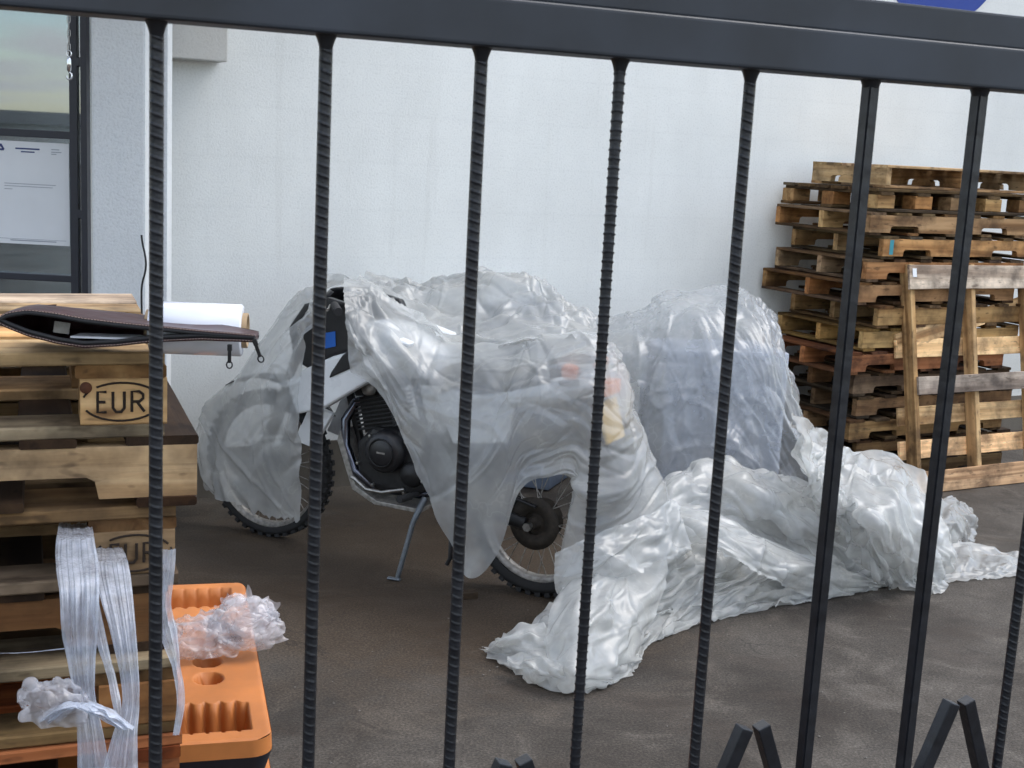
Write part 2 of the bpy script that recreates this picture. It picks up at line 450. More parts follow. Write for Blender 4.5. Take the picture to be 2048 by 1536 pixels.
# ------------------------------------------------------------------ white wall
wall = empty('rear_wall', W0, YAW)
tag(wall, 'tall white rendered wall behind the covered motorcycles', 'wall')
MB().box((4.0, .15, 2.76), (11.6, .3, 5.0)).build('wall_face', WALLM, wall)
m = MB().box((4.0, .138, .13), (11.59, .3, .26)); m.build('plinth', SKIRT, wall)
ep = on_plane(1890, -150, W0, nb) - W0
ex, ez = float(ep @ d1), float(ep[2])
m = MB().lathe([(0, -.004), (.62, -.004), (.62, .004)], 64, 'Y', (ex, 0, ez), smooth=False)
tag(m.build('emblem', EMBLEM, wall), label='big round blue emblem painted high on the wall')

# beam stub, and an unseen slab added to shade the left wall
cp = on_plane(438, 126, W0, nb) - W0
cx, cz = float(cp @ d1), float(cp[2])
lint = empty('wall_beam', W0 + d1 * cx + np.array([0, 0, cz]), YAW)
tag(lint, 'stub of a white beam sticking out of the wall above the column', 'beam')
MB().box((-.2, -.07, .25), (.4, .16, .5)).build('beam_end', CANM, lint, bevel=.006)
can = empty('shade_slab', W0 + d1 * (cx + .1) + np.array([0, 0, 3.0]), YAW)
tag(can, 'unseen flat slab added above the entrance to shade the left wall', 'added slab')
MB().box((-1.4, -.8, .1), (2.8, 1.6, .2)).build('slab', CANM, can, bevel=.006)

# ------------------------------------------------------------------ entrance: column and glazed front
ey = 5.55
cl = on_y(178, 400, ey); crr = on_y(284, 400, ey)
colw = float(crr[0] - cl[0])
col = empty('entrance_column', (float(cl[0] + crr[0]) / 2, ey + .16, 0), R(4))
tag(col, 'square white rough rendered column beside the glazed entrance', 'column')
MB().box((0, 0, 1.75), (colw, .30, 3.5)).build('shaft', COLM, col, bevel=.012)
MB().box((colw / 2 + .022, .02, 1.75), (.04, .12, 3.5)).build('trim_strip', plain('grey_trim', (.22, .24, .30), .5), col, bevel=.003)
MB().box((colw / 2 + .055, .03, 1.75), (.022, .10, 3.5)).build('pale_strip', COLM, col, bevel=.003)
gy_ = 5.95
win = empty('entrance_window', (0, gy_, 0), R(0))
tag(win, 'dark framed glazed entrance front reflecting clouds', 'window')
xa = float(on_y(145, 300, gy_)[0]); xb = float(on_y(161, 300, gy_)[0])
def fr_box(x0, x1, z0, z1, name='frame_bar', dep=.06, y=0.0):
    MB().box(((x0 + x1) / 2, y, (z0 + z1) / 2), (x1 - x0, dep, z1 - z0)).build(name, FRAME, win, bevel=.003)
zt = [float(on_y(72, p, gy_)[2]) for p in (260, 275, 547, 560)]
fr_box(xa, xb, 0, 3.4, 'frame_post', .08)
fr_box(xa - 1.25, xa, zt[1], zt[0]); fr_box(xa - 1.25, xa, zt[3], zt[2]); fr_box(xa - 1.25, xa, 3.3, 3.4); fr_box(xa - 1.25, xa, 0.0, .12)
fr_box(xa - 1.31, xa - 1.25, 0, 3.4, 'frame_post', .08)
def pane(x0, x1, z0, z1):
    MB().box(((x0 + x1) / 2, .012, (z0 + z1) / 2), (x1 - x0, .006, z1 - z0)).build('pane', GLASS, win)
pane(xa - 1.25, xa, zt[0], 3.3); pane(xa - 1.25, xa, zt[2], zt[1]); pane(xa - 1.25, xa, .12, zt[3])
xs = float(on_y(176, 300, gy_)[0])
fr_box(xs - .008, xs + .02, 0, 3.4, 'frame_post', .05, -.05)
MB().box(((xb + xs) / 2, -.02, 1.7), (xs - xb, .006, 3.4)).build('side_pane', GLASS, win)
fr_box(xb, xs, 1.44, 1.48, 'frame_bar', .05, -.02); fr_box(xb, xs, 2.12, 2.16, 'frame_bar', .05, -.02)
MB().box((xa - .9, .75, 1.7), (3.4, .02, 3.4)).build('interior_back', INTER, win)
MB().box((xa - .9, .40, 1.0), (1.6, .5, .05)).build('interior_counter', INTER, win)
# notice behind the glass
nx0, nx1 = float(on_y(-70, 380, gy_ + .03)[0]), float(on_y(143, 380, gy_ + .03)[0])
nz1, nz0 = float(on_y(72, 284, gy_ + .03)[2]), float(on_y(72, 488, gy_ + .03)[2])
note = empty('notice_sheet', (nx0, gy_ + .004, nz0))
tag(note, 'white printed notice sheet with blue heading taped inside the glass', 'notice')
nw, nh = nx1 - nx0, nz1 - nz0
MB().box((nw / 2, -.001, nh / 2), (nw, .002, nh)).build('paper', PAPER, note)
lx = nx1 - nx0
def ink(x0, x1, z, h, mt=INKG):
    MB().box(((x0 + x1) / 2, -.003, z), (x1 - x0, .001, h)).build('print_line', mt, note)
sc = nw / 213.0
for a, b_, y, h, mt in ((107, 155, 298, 3, INK), (118, 145, 304, 2.5, INK), (178, 194, 297, 1.5, INKG), (178, 198, 302, 1.5, INKG), (178, 188, 306, 1.5, INKG),
                       (84, 186, 367, 1.2, INKG), (84, 180, 372, 1.2, INKG), (84, 100, 378, 1.2, INKG), (94, 186, 479, 2, INKG), (70, 206, 476, .8, INKG)):
    ink(a * sc, b_ * sc, nh - (y - 284) * sc, h * sc, mt)
tri = MB()
for k in range(3):
    a0, a1 = R(90 + 120 * k), R(210 + 120 * k)
    p0, p1 = Vector((math.cos(a0), 0, math.sin(a0))), Vector((math.cos(a1), 0, math.sin(a1)))
    tri.tube([p0 * 7 * sc, p1 * 7 * sc], 2.0 * sc, 6)
tri.build('blue_logo', INK, note, loc=(78 * sc, -.003, nh - 14 * sc))

# hanging chain with snap hook
hp = on_y(138, 110, 5.3)
ch = empty('hanging_chain', (float(hp[0]), 5.3, float(hp[2])))
tag(ch, 'twisted steel chain with a snap hook hanging in front of the glass', 'chain')
for i in range(15):
    lk = MB(); pts = []
    for k in range(13):
        th = 2 * math.pi * k / 12
        pts.append((.0055 * math.cos(th), 0, .011 * math.sin(th) + (.006 if math.sin(th) > 0 else -.006)))
    lk.tube(pts, .0018, 6, cap=False)
    lk.build('chain_link', STEEL, ch, loc=(0, 0, .03 + i * .0275), rot=(0, 0, (i % 2) * R(90) + i * .15))
hk = MB().tube([(.010 * math.cos(R(a)), 0, .005 + .012 * math.sin(R(a))) for a in range(-90, 271, 30)], .0024, 8, cap=False)
hk.tube([(0, 0, -.01), (0, 0, -.02), (0, 0, -.06), (0, 0, -.066)], [.005, .009, .009, .004], 12)
hk.tube([(0, 0, -.066)] + [(.011 * math.sin(R(a)), 0, -.082 + .014 * math.cos(R(a))) for a in range(0, 300, 30)], .0035, 8)
hk.build('snap_hook', CHROME, ch)
# cable beside the column
cpz = [on_y(x, y, 5.50) for x, y in ((283, 470), (284, 480), (286, 492), (289, 504), (291, 516), (292, 528), (291, 540), (289, 550), (286, 560), (284, 570), (283, 582), (283, 600), (284, 660))]
cb = MB().tube(cpz, .0045, 8)
tag(cb.build('power_cable', CABLE), 'thin black cable looping down beside the white column', 'cable')

# building across the street (seen in the window reflection)
bs = empty('street_building', (-22, -58, 0), R(-8))
tag(bs, 'low pale building with a grey roof across the street', 'building')
MB().box((0, 0, .95), (60, 5, 1.9)).build('wall', BUILD2, bs)
MB().prism([(-30.4, 1.9), (30.4, 1.9), (29, 2.55), (-29, 2.55)], -2.9, 2.9).build('roof', ROOF2, bs)
for i in range(7):
    MB().box((-21 + i * 7, 2.51, 1.0), (2.4, .06, 1.0)).build('window', FRAME, bs, bevel=.01)

# ------------------------------------------------------------------ pallets
PLANKS = {}
def plank_mesh(l, wd, t, var, notch=None):
    key = (round(l, 3), round(wd, 3), round(t, 3), var, notch)
    if key in PLANKS: return PLANKS[key]
    rnd = random.Random(hash(key) & 0xffff)
    if notch:
        pr = [(-l / 2, -t / 2)]
        for a, b_, hh in notch:
            pr += [(a, -t / 2), (a + .006, -t / 2 + hh * .8), (a + .02, -t / 2 + hh), (b_ - .02, -t / 2 + hh), (b_ - .006, -t / 2 + hh * .8), (b_, -t / 2)]
        pr += [(l / 2, -t / 2), (l / 2, t / 2), (-l / 2, t / 2)]
        mb = MB().prism(pr, -wd / 2, wd / 2)
        me = mb.mesh('stringer')
        bm = bmesh.new(); bm.from_mesh(me)
        bmesh.ops.triangulate(bm, faces=[f for f in bm.faces if len(f.verts) > 4])
        bm.to_mesh(me); bm.free()
    else:
        n = 5
        v, f = [], []
        bow = rnd.uniform(-.003, .003)
        for i in range(n):
            x = -l / 2 + l * i / (n - 1)
            dz = bow * (1 - (2 * i / (n - 1) - 1) ** 2)
            e = .003
            ex_ = rnd.uniform(-.002, .002); ey_ = rnd.uniform(-.002, .002)
            xx = x + (rnd.uniform(-.004, .004) if i in (0, n - 1) else 0)
            ring = [(-wd / 2 + e, -t / 2), (wd / 2 - e, -t / 2), (wd / 2, -t / 2 + e), (wd / 2, t / 2 - e), (wd / 2 - e, t / 2), (-wd / 2 + e, t / 2), (-wd / 2, t / 2 - e), (-wd / 2, -t / 2 + e)]
            for a, b_ in ring:
                v.append((xx, a + (ex_ if a > 0 else ey_), b_ + dz))
        for i in range(n - 1):
            for k in range(8):
                f.append((i * 8 + k, i * 8 + (k + 1) % 8, (i + 1) * 8 + (k + 1) % 8, (i + 1) * 8 + k))
        f.append(tuple(range(8))[::-1]); f.append(tuple(range((n - 1) * 8, n * 8)))
        me = MB().add(v, f).mesh('plank')
    me.materials.append(WOOD)
    PLANKS[key] = me
    return me
def plank(parent, c, l, wd, t, along='x', name='plank', col=(1, 1, 1, 1), notch=None, jit=.003):
    me = plank_mesh(l, wd, t, random.randrange(3), notch)
    rz = 0 if along == 'x' else R(90)
    if random.random() < .5 and not notch: rz += math.pi
    k = random.uniform(.82, 1.1)
    cc = (col[0] * k, col[1] * k * random.uniform(.96, 1.03), col[2] * k * random.uniform(.92, 1.05), 1)
    o = put(name, me, WOOD, parent, (c[0] + random.uniform(-jit, jit), c[1] + random.uniform(-jit, jit), c[2]), (0, 0, rz + random.uniform(-.006, .006)), cc)
    return o

def brand_eur(parent, x, y, z, s=1.0):
    # burnt EUR mark in an oval on the block face (face looks to -y)
    mb = MB()
    def stroke(pts, r=.0026):
        mb.tube([(x + a * s, y, z + b_ * s) for a, b_ in pts], r * s, 6, flat=1.0)
    h = .017
    stroke([(-.030, h), (-.044, h), (-.044, -h), (-.030, -h)]); stroke([(-.044, 0), (-.032, 0)])
    stroke([(-.020, h), (-.020, -h * .6), (-.015, -h), (-.007, -h), (-.002, -h * .6), (-.002, h)])
    stroke([(.010, -h), (.010, h), (.022, h), (.028, h * .7), (.028, h * .3), (.022, 0), (.010, 0)]); stroke([(.018, 0), (.030, -h)])
    for a0, a1 in ((25, 130), (150, 165), (205, 330), (345, 372)):
        stroke([(-.006 + .062 * math.cos(R(a)), .032 * math.sin(R(a))) for a in np.linspace(a0, a1, 12)], .0019)
    return mb.build('brand_mark', BURN, parent)

def eur_pallet(loc, rz, label, group, col=(1, 1, 1, 1), mark=False, zs_mark=True):
    # origin: front right bottom corner; x runs along the front face to the left as negative
    e = empty('wooden_pallet', loc, rz)
    tag(e, label, 'pallet', group)
    Lh = 1.2
    for yy, wd in ((.05, .1), (.4, .145), (.75, .1)):
        plank(e, (-.6, yy, .011), Lh, wd, .022, 'x', 'bottom_plank', col, jit=.001)
    for yi, (yy, dp) in enumerate(((.05, .1), (.4, .145), (.75, .1))):
        for xi, (xx, wd) in enumerate(((-.067, .134), (-.6, .145), (-1.1275, .145))):
            o = plank(e, (xx, yy, .061), wd, dp, .078, 'x', 'block', (col[0] * 1.12, col[1] * 1.08, col[2] * .98, 1) if yi == 0 else (col[0] * .6, col[1] * .52, col[2] * .45, 1), jit=0.0005)  # rear blocks tinted darker, gap shade put into their colour
            o.rotation_euler = (0, 0, 0)
            if mark and yi == 0 and xi == 0:
                brand_eur(e, xx + .004, yy - dp / 2 - .0012, .061)
                if zs_mark: MB().lathe([(0, -.003), (.009, -.002), (.010, .002)], 16, 'Y', (xx - .058, yy - dp / 2 - .001, .085)).build('nail_head', NAILM, e)
    for xx in (-.0725, -.6, -1.1275):
        plank(e, (xx, .4, .111), .8, .145, .022, 'y', 'cross_plank', (col[0] * .55, col[1] * .48, col[2] * .40, 1), jit=.002)  # cross planks coloured dark to stand in for shade inside the pallet
    for yy, wd in ((.0725, .145), (.235, .1), (.4, .145), (.565, .1), (.7275, .145)):
        plank(e, (-.6, yy, .133), Lh, wd, .022, 'x', 'deck_plank', col, jit=.003)
    return e
def stringer_pallet(loc, rz, label, group, col=(1, 1, 1, 1), Lx=1.2, Ly=.8, hs=.089, tb=.016, ndeck=7, nbot=5, notched=True, tint=None):
    e = empty('wooden_pallet', loc, rz)
    tag(e, label, 'pallet', group)
    nt_ = ((-Lx / 2 + .16, -Lx / 2 + .16 + .23, .038), (Lx / 2 - .39, Lx / 2 - .16, .038)) if notched else None
    for yy in (.02, Ly / 2, Ly - .02):
        plank(e, (-Lx / 2, yy, tb + hs / 2), Lx, .038, hs, 'x', 'stringer', tint or col, notch=nt_, jit=.001)
    for k in range(nbot):
        xx = -Lx + .05 + (Lx - .1) * k / (nbot - 1)
        plank(e, (xx, Ly / 2, tb / 2), Ly, random.choice((.09, .1)), tb, 'y', 'bottom_plank', col)
    for k in range(ndeck):
        xx = -Lx + .06 + (Lx - .12) * k / (ndeck - 1)
        plank(e, (xx, Ly / 2, tb + hs + tb / 2), Ly, random.choice((.09, .1, .12)) if k not in (0, ndeck - 1) else .12, tb, 'y', 'deck_plank', col)
    return e

# left stack, next to the fence
LYAW = R(21)
ld = np.array([math.cos(LYAW), math.sin(LYAW), 0]); ln = np.array([-ld[1], ld[0], 0])
LP = CAM + ray(330, 690) * 2.13
ltop = float(LP[2]) + .004
kinds = ['E', 'S', 'E', 'S', 'E', 'E', 'S', 'S', 'E', 'E', 'E']
offs = [0, .055, .020, .004, .022, .026, .01, .03, .0, .02, .01]
inset = [0, .0, .01, .02, -.012, -.015, 0, .02, 0, .01, 0]
hts = {'E': .144, 'S': .121}
tot = sum(hts[k] for k in kinds)
z = ltop
adj = (ltop - tot) / len(kinds)
ordn = ['topmost', 'second', 'third', 'fourth', 'fifth', 'sixth', 'seventh', 'eighth', 'ninth', 'tenth', 'eleventh', 'twelfth', 'thirteenth', 'fourteenth', 'fifteenth']
zs = []
zz = 0.0
for k in kinds[::-1]:
    zs.append(zz); zz += hts[k]
zs = zs[::-1]
LTOP = zz
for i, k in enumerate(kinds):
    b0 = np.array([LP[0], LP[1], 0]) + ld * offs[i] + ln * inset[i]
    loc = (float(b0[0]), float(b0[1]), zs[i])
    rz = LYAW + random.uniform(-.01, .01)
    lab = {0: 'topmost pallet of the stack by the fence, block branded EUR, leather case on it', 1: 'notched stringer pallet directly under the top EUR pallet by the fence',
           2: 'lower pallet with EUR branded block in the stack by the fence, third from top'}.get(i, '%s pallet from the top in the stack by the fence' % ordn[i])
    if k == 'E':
        eur_pallet(loc, rz, lab, 'pallets stacked by the fence', (1.15, 1.08, .92, 1) if i == 0 else ((.52, .45, .36, 1) if i != 5 else (.62, .30, .18, 1)), mark=(i in (0, 2)), zs_mark=(i == 0))  # lower pallets toned down in colour as shade; one is reddish
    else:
        stringer_pallet(loc, rz, lab, 'pallets stacked by the fence', (.07, .052, .042, 1), tint=(1.0, .96, .86, 1) if i == 1 else (.36, .29, .23, 1))  # near-black deck and bottom planks imitate shadow in the gaps

# right stack against the wall
RG = 'pallets stacked against the white wall'
LL = on_z(1840, 990)
RPc = on_plane(1705, 960, LL + nb * .30, nb); RPc = np.array([RPc[0], RPc[1], 0])
PH = .1345
NR = 14
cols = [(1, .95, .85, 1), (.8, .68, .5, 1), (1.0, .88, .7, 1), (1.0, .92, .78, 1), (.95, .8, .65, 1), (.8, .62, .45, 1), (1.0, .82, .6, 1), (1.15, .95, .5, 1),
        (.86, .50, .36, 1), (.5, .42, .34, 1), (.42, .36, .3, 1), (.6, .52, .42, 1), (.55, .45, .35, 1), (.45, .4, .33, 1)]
shift_d = [-.02, -.02, -.07, .04, -.05, -.11, .05, -.03, -.16, -.06, -.02, -.08, .02, -.04]     # along the front
shift_n = [-.02, .0, .06, .02, .05, .08, -.01, .0, -.02, .0, .0, .0, .0, .0]         # towards the wall
RTOP = NR * PH
for i in range(NR):
    zb = (NR - 1 - i) * PH
    b0 = RPc + d1 * (1.30 + shift_d[i]) + nb * min(shift_n[i], .0)
    lab = {0: 'topmost pallet of the tall stack by the wall, turned with its notched side left', 8: 'reddish stained stringer pallet in the tall stack by the wall',
           7: 'yellowish clean pallet above the reddish one in the tall stack'}.get(i, '%s pallet from the top of the tall stack by the wall' % ordn[i])
    rzj = YAW + random.uniform(-.012, .012)
    dark = tuple(c * .30 for c in cols[i][:3]) + (1,)  # plank colour cut down so the gaps look shaded
    cols[i] = tuple(c * 1.0 for c in cols[i][:3]) + (1,)
    if i == 0:
        b0 = RPc + d1 * .04 + nb * .02
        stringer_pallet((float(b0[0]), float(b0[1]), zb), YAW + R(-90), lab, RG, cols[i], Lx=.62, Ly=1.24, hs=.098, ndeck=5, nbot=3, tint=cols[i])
    elif i == 1:
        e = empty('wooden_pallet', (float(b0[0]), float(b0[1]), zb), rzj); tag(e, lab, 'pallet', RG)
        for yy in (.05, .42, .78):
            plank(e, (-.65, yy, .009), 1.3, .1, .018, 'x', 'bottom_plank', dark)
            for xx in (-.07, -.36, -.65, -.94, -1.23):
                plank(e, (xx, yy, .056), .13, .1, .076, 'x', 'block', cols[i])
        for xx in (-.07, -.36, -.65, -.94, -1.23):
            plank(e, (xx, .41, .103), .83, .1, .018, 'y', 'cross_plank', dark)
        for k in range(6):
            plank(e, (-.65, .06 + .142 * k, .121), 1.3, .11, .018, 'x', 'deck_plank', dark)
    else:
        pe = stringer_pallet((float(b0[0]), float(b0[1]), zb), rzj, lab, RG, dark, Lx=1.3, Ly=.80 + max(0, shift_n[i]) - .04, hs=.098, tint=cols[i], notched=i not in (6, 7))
        if i == 3:
            MB().box((-1.235, -.0002, .068), (.03, .003, .085)).build('paint_mark', plain('turquoise_paint', (.05, .30, .36), .7), pe)

# pallet leaning on the stack
lean = empty('wooden_pallet', (float(LL[0]), float(LL[1]), .004), YAW, rx=R(-11))
tag(lean, 'pallet standing on edge leaning against the tall stack, open slats facing out', 'pallet')
HL = 1.34
def lplank(cx_, cz_, l, wd, t, cy, col_, rot=0.0, name='plank'):
    me = plank_mesh(l, wd, t, random.randrange(3))
    k = random.uniform(.9, 1.08)
    put(name, me, WOOD, lean, (cx_, cy, cz_), (R(90), -rot, 0), (col_[0] * k, col_[1] * k, col_[2] * k, 1))
fresh, grey = (2.1, 1.95, 1.7), (1.0, 1.03, 1.06)
for xx in (.02, .52, 1.02):
    me = plank_mesh(HL, .085, .036, random.randrange(3))
    put('stringer', me, WOOD, lean, (xx, .06, HL / 2), (R(90), R(-90), R(90)), (1.3, 1.15, .9, 1))
for zc, wd, cc in ((.065, .13, (1.15, 1.02, .86)), (.63, .105, grey), (1.265, .14, (1.25, 1.22, 1.18))):
    lplank(.56 if zc != .63 else .60, zc, 1.16, wd, .017, .008, cc)
for zc, wd, rt, cc in ((.25, .11, 0, fresh), (.45, .11, 0, fresh), (.85, .11, 0, fresh), (1.0, .10, R(11), fresh)):
    lplank(.54, zc, 1.16, wd, .017, .112, cc, rt)
MB().box((.02, -.002, 1.29), (.03, .004, .05)).build('paper_scrap', PAPER, lean)

# ------------------------------------------------------------------ motorcycle
re_ = on_z(1085, 1190); fr_ = on_z(545, 1072)
bf = (fr_ - re_) / np.linalg.norm(fr_ - re_); bl = np.array([-bf[1], bf[0], 0])
WB = 1.415
def bk(px, py, v):
    return on_plane(px, py, re_ + bl * v, bl)
def make_bike():
    b = empty('motorcycle', (float(re_[0]), float(re_[1]), 0), math.atan2(bf[1], bf[0]))
    def wheel(name, u, r, tw, hubr):
        wnode_ = empty(name, (u, 0, r)); wnode_.parent = b
        rm = r - tw
        prof = [(rm + .01, -tw * .55), (rm + tw * .5, -tw * .62), (r - .022, -tw * .56), (r - .012, -tw * .3), (r - .010, 0), (r - .012, tw * .3), (r - .022, tw * .56), (rm + tw * .5, tw * .62), (rm + .01, tw * .55)]
        ty = MB().lathe(prof, 56, 'Y')
        nk = 44
        for k in range(nk):
            for sgn, ang in ((-1, 0), (1, .5), (0, .25)):
                th = 2 * math.pi * (k + ang) / nk
                rr = r - .011
                rot = Matrix.Rotation(-th, 3, 'Y')
                c = rot @ Vector((rr, sgn * tw * .36, 0))
                ty.box(c, (.020 if r < .34 else .015, tw * .30, .024), rot)
        ty.build('tyre', RUBBER, wnode_)
        rim = MB().lathe([(rm + .012, -tw * .42), (rm + .014, -tw * .36), (rm - .004, -tw * .33), (rm - .012, -tw * .1), (rm - .012, tw * .1), (rm - .004, tw * .33), (rm + .014, tw * .36), (rm + .012, tw * .42)], 56, 'Y')
        rim.build('rim', DULL, wnode_)
        hb = MB().lathe([(0, -.09), (.018, -.09), (.02, -.05), (hubr, -.045), (hubr, .03), (hubr * .8, .045), (hubr * .55, .05), (.03, .055), (.02, .095), (0, .095)], 40, 'Y', smooth=False)
        for k in range(9):
            hb.lathe([(hubr, -.04 + .008 * k), (hubr + .004, -.038 + .008 * k), (hubr, -.036 + .008 * k)], 40, 'Y')
        for k in range(6):
            th = 2 * math.pi * k / 6
            hb.lathe([(0, .058), (.007, .057), (.008, .045)], 8, 'Y', (hubr * .62 * math.cos(th), 0, hubr * .62 * math.sin(th)), smooth=False)
        hb.build('hub', MUDDY, wnode_)
        sp = MB()
        for k in range(32):
            th = 2 * math.pi * k / 32
            sd_ = 1 if k % 2 else -1
            t2 = th + (.28 if (k // 2) % 2 else -.28)
            p0 = (hubr * .9 * math.cos(t2), .035 * sd_, hubr * .9 * math.sin(t2))
            p1 = ((rm - .005) * math.cos(th), .006 * sd_, (rm - .005) * math.sin(th))
            sp.tube([p0, p1], .0022, 5, cap=False)
        sp.build('spokes', DULL, wnode_)
        return wnode_
    rw = wheel('rear_wheel', .03, .325, .075, .085)
    MB().lathe([(.11, .058), (.113, .06), (.113, .064), (.05, .066), (.05, .058)], 40, 'Y').build('sprocket', MUDDY, rw)
    MB().tube([(0, -.12, 0), (0, .125, 0)], .012, 10).tube([(0, .115, 0), (0, .135, 0)], .019, 6, smooth=False).build('axle', STEEL, rw)
    wheel('front_wheel', 1.44, .352, .062, .06)
    # swingarm, chain guard, frame
    for s in (-1, 1):
        MB().tube([(.05, .105 * s, .33), (.3, .11 * s, .37), (.56, .10 * s, .44)], [.018, .024, .028], 10, flat=1.5).build('swingarm', CASTB, b)
    MB().tube([(.02, .07, .40), (.25, .075, .455), (.5, .07, .50)], .013, 8, flat=.5).build('chain_guard', BLACKP, b)
    fm = MB()
    for s in (-1, 1):
        fm.tube([(1.08, .03 * s, 1.0), (.9, .09 * s, .92), (.6, .11 * s, .85), (.52, .11 * s, .6), (.54, .10 * s, .42)], .017, 8)
        fm.tube([(.62, .1 * s, .86), (.3, .11 * s, .88), (-.15, .10 * s, .95)], .014, 8)
        fm.tube([(.5, .1 * s, .62), (.25, .11 * s, .76), (.1, .1 * s, .9)], .011, 8)
    fm.tube([(1.1, 0, .98), (1.02, 0, .8), (.93, 0, .5)], .02, 10)
    fm.build('frame', CASTB, b)
    # fork and front end
    for s in (-1, 1):
        MB().tube([(1.44, .085 * s, .352), (1.36, .085 * s, .55), (1.30, .085 * s, .70)], [.026, .03, .028], 12).tube([(1.32, .085 * s, .66), (1.16, .085 * s, 1.12)], .021, 12).build('fork_leg', DULL, b)
    fd = MB()
    v, f = [], []
    for i in range(17):
        a = R(58 + 85 * i / 16)
        for j in range(7):
            y = (-.5 + j / 6) * .14
            rr = .405 - 1.6 * y * y
            v.append((1.44 + rr * math.cos(a), y, .37 + rr * math.sin(a)))
    for i in range(16):
        for j in range(6):
            f.append((i * 7 + j, i * 7 + j + 1, (i + 1) * 7 + j + 1, (i + 1) * 7 + j))
    fd.add(v, f, True)
    o = fd.build('front_fender', BLACKP, b)
    sm = o.modifiers.new('thick', 'SOLIDIFY'); sm.thickness = .004
    MB().tube([(.86, .34, 1.16), (.92, .26, 1.17), (1.0, .12, 1.14), (1.02, 0, 1.13), (1.0, -.10, 1.11), (.98, -.13, 1.08), (.98, -.14, 1.07)], .012, 10).build('handlebar', CASTB, b)
    for s in (-1, 1):
        MB().tube([(.84, .35, 1.157), (.915, .27, 1.17)] if s > 0 else [(.97, -.20, 1.00), (.98, -.13, 1.075)], .018, 12).build('grip', RUBBER, b)
    MB().tube([(.95, .25, 1.165), (.91, .32, 1.16), (.89, .36, 1.16)], .006, 6).build('clutch_lever', STEEL, b)
    # fairing with blue sticker, screen, headlight
    for s in (-1, 1):
        pf = [(1.17, .90), (1.20, 1.04), (1.12, 1.15), (1.0, 1.19), (.86, 1.165), (.80, 1.06), (.84, .985), (.97, .935), (1.07, .86)]
        y0, y1 = sorted((s * .16, s * .205))
        o = MB().prism(pf, y0, y1).build('fairing_panel', BLACKP, b, bevel=.014, seg=3)
        if s > 0:
            MB().prism([(1.022, .962), (1.03, 1.03), (.95, 1.05), (.945, .985)], .207, .209).build('sticker', BLUES, o)
        pw = [(1.14, .66), (1.0, .705), (.80, .835), (.64, .93), (.58, 1.04), (.70, 1.07), (.82, .99), (.96, .94), (1.10, .87), (1.2, .80)]
        y0, y1 = sorted((s * .15, s * .215))
        o = MB().prism(pw, y0, y1).build('side_shroud', WHITEP, b, bevel=.016, seg=3)
        y0, y1 = sorted((s * .20, s * .223))
        MB().prism([(.968, .845), (.955, .875), (.90, .955), (.84, 1.0), (.77, 1.03), (.75, .98), (.83, .915)], y0, y1).build('black_blade', BLACKP, o, bevel=.006)
        pl = [(1.12, .70), (1.20, .52), (1.10, .50), (1.0, .67)]
        y0, y1 = sorted((s * .11, s * .14))
        MB().prism(pl, y0, y1).build('lower_shroud', WHITEP, b, bevel=.008)
    v, f = [], []
    for i in range(8):
        for j in range(9):
            t = -1 + 2 * j / 8
            v.append((1.26 - .16 * i / 7 - .09 * t * t, t * (.19 - .05 * i / 7), 1.04 + .17 * i / 7))
    for i in range(7):
        for j in range(8):
            f.append((i * 9 + j, i * 9 + j + 1, (i + 1) * 9 + j + 1, (i + 1) * 9 + j))
    o = MB().add(v, f, True).build('windscreen', BLACKP, b); sm = o.modifiers.new('thick', 'SOLIDIFY'); sm.thickness = .004
    MB().lathe([(0, .07), (.07, .06), (.095, .02), (.09, -.05), (.03, -.09), (0, -.09)], 28, 'X', (1.23, 0, 1.0)).build('headlight', CHROME, b)
    # tank and seat
    def blob(name, mat, secs, parent=b, n=20):
        v, f = [], []
        for (u, hw, z0, z1, pw_) in secs:
            for k in range(n):
                th = 2 * math.pi * k / n
                c, s_ = math.cos(th), math.sin(th)
                q = 2 / pw_
                v.append((u, hw * math.copysign(abs(c) ** q, c), (z0 + z1) / 2 + (z1 - z0) / 2 * math.copysign(abs(s_) ** q, s_)))
        for i in range(len(secs) - 1):
            for k in range(n):
                f.append((i * n + k, i * n + (k + 1) % n, (i + 1) * n + (k + 1) % n, (i + 1) * n + k))
        f.append(tuple(range(n))); f.append(tuple(range((len(secs) - 1) * n, len(secs) * n))[::-1])
        return MB().add(v, f, True).build(name, mat, parent)
    blob('fuel_tank', WHITEP, [(.46, .06, .88, .96, 2.4), (.52, .11, .85, 1.02, 2.6), (.65, .145, .84, 1.08, 2.8), (.82, .15, .85, 1.10, 2.8), (.96, .12, .88, 1.07, 2.6), (1.04, .06, .92, 1.02, 2.2)])
    blob('seat', SEATM, [(-.16, .06, .91, .96, 3), (-.1, .10, .88, .98, 3.2), (.15, .12, .85, .96, 3.2), (.35, .12, .84, .94, 3), (.52, .09, .84, .95, 2.6), (.56, .05, .87, .94, 2.2)])
    blob('tail_cowl', WHITEP, [(-.22, .05, .94, .99, 2.6), (-.16, .09, .89, 1.0, 2.8), (-.05, .125, .84, .97, 3), (.2, .13, .78, .88, 3), (.32, .1, .78, .85, 2.6)])
    rk = MB()
    for s in (-1, 1):
        rk.tube([(.06, .08 * s, .98), (-.04, .08 * s, 1.03), (-.16, .06 * s, 1.03), (-.18, 0, 1.03)], .008, 8)
    for u in (-.06, -.12):
        rk.tube([(u, -.075, 1.027), (u, .075, 1.027)], .007, 8)
    rk.build('luggage_rack', CASTB, b)
    MB().box((-.24, 0, .93), (.05, .15, .06)).build('tail_light', ORANGEL, b, bevel=.012)
    MB().prism([(-.24, .88), (-.29, .72), (-.28, .71), (-.22, .87)], -.09, .09).build('licence_plate', YELLOWP, b, bevel=.002)
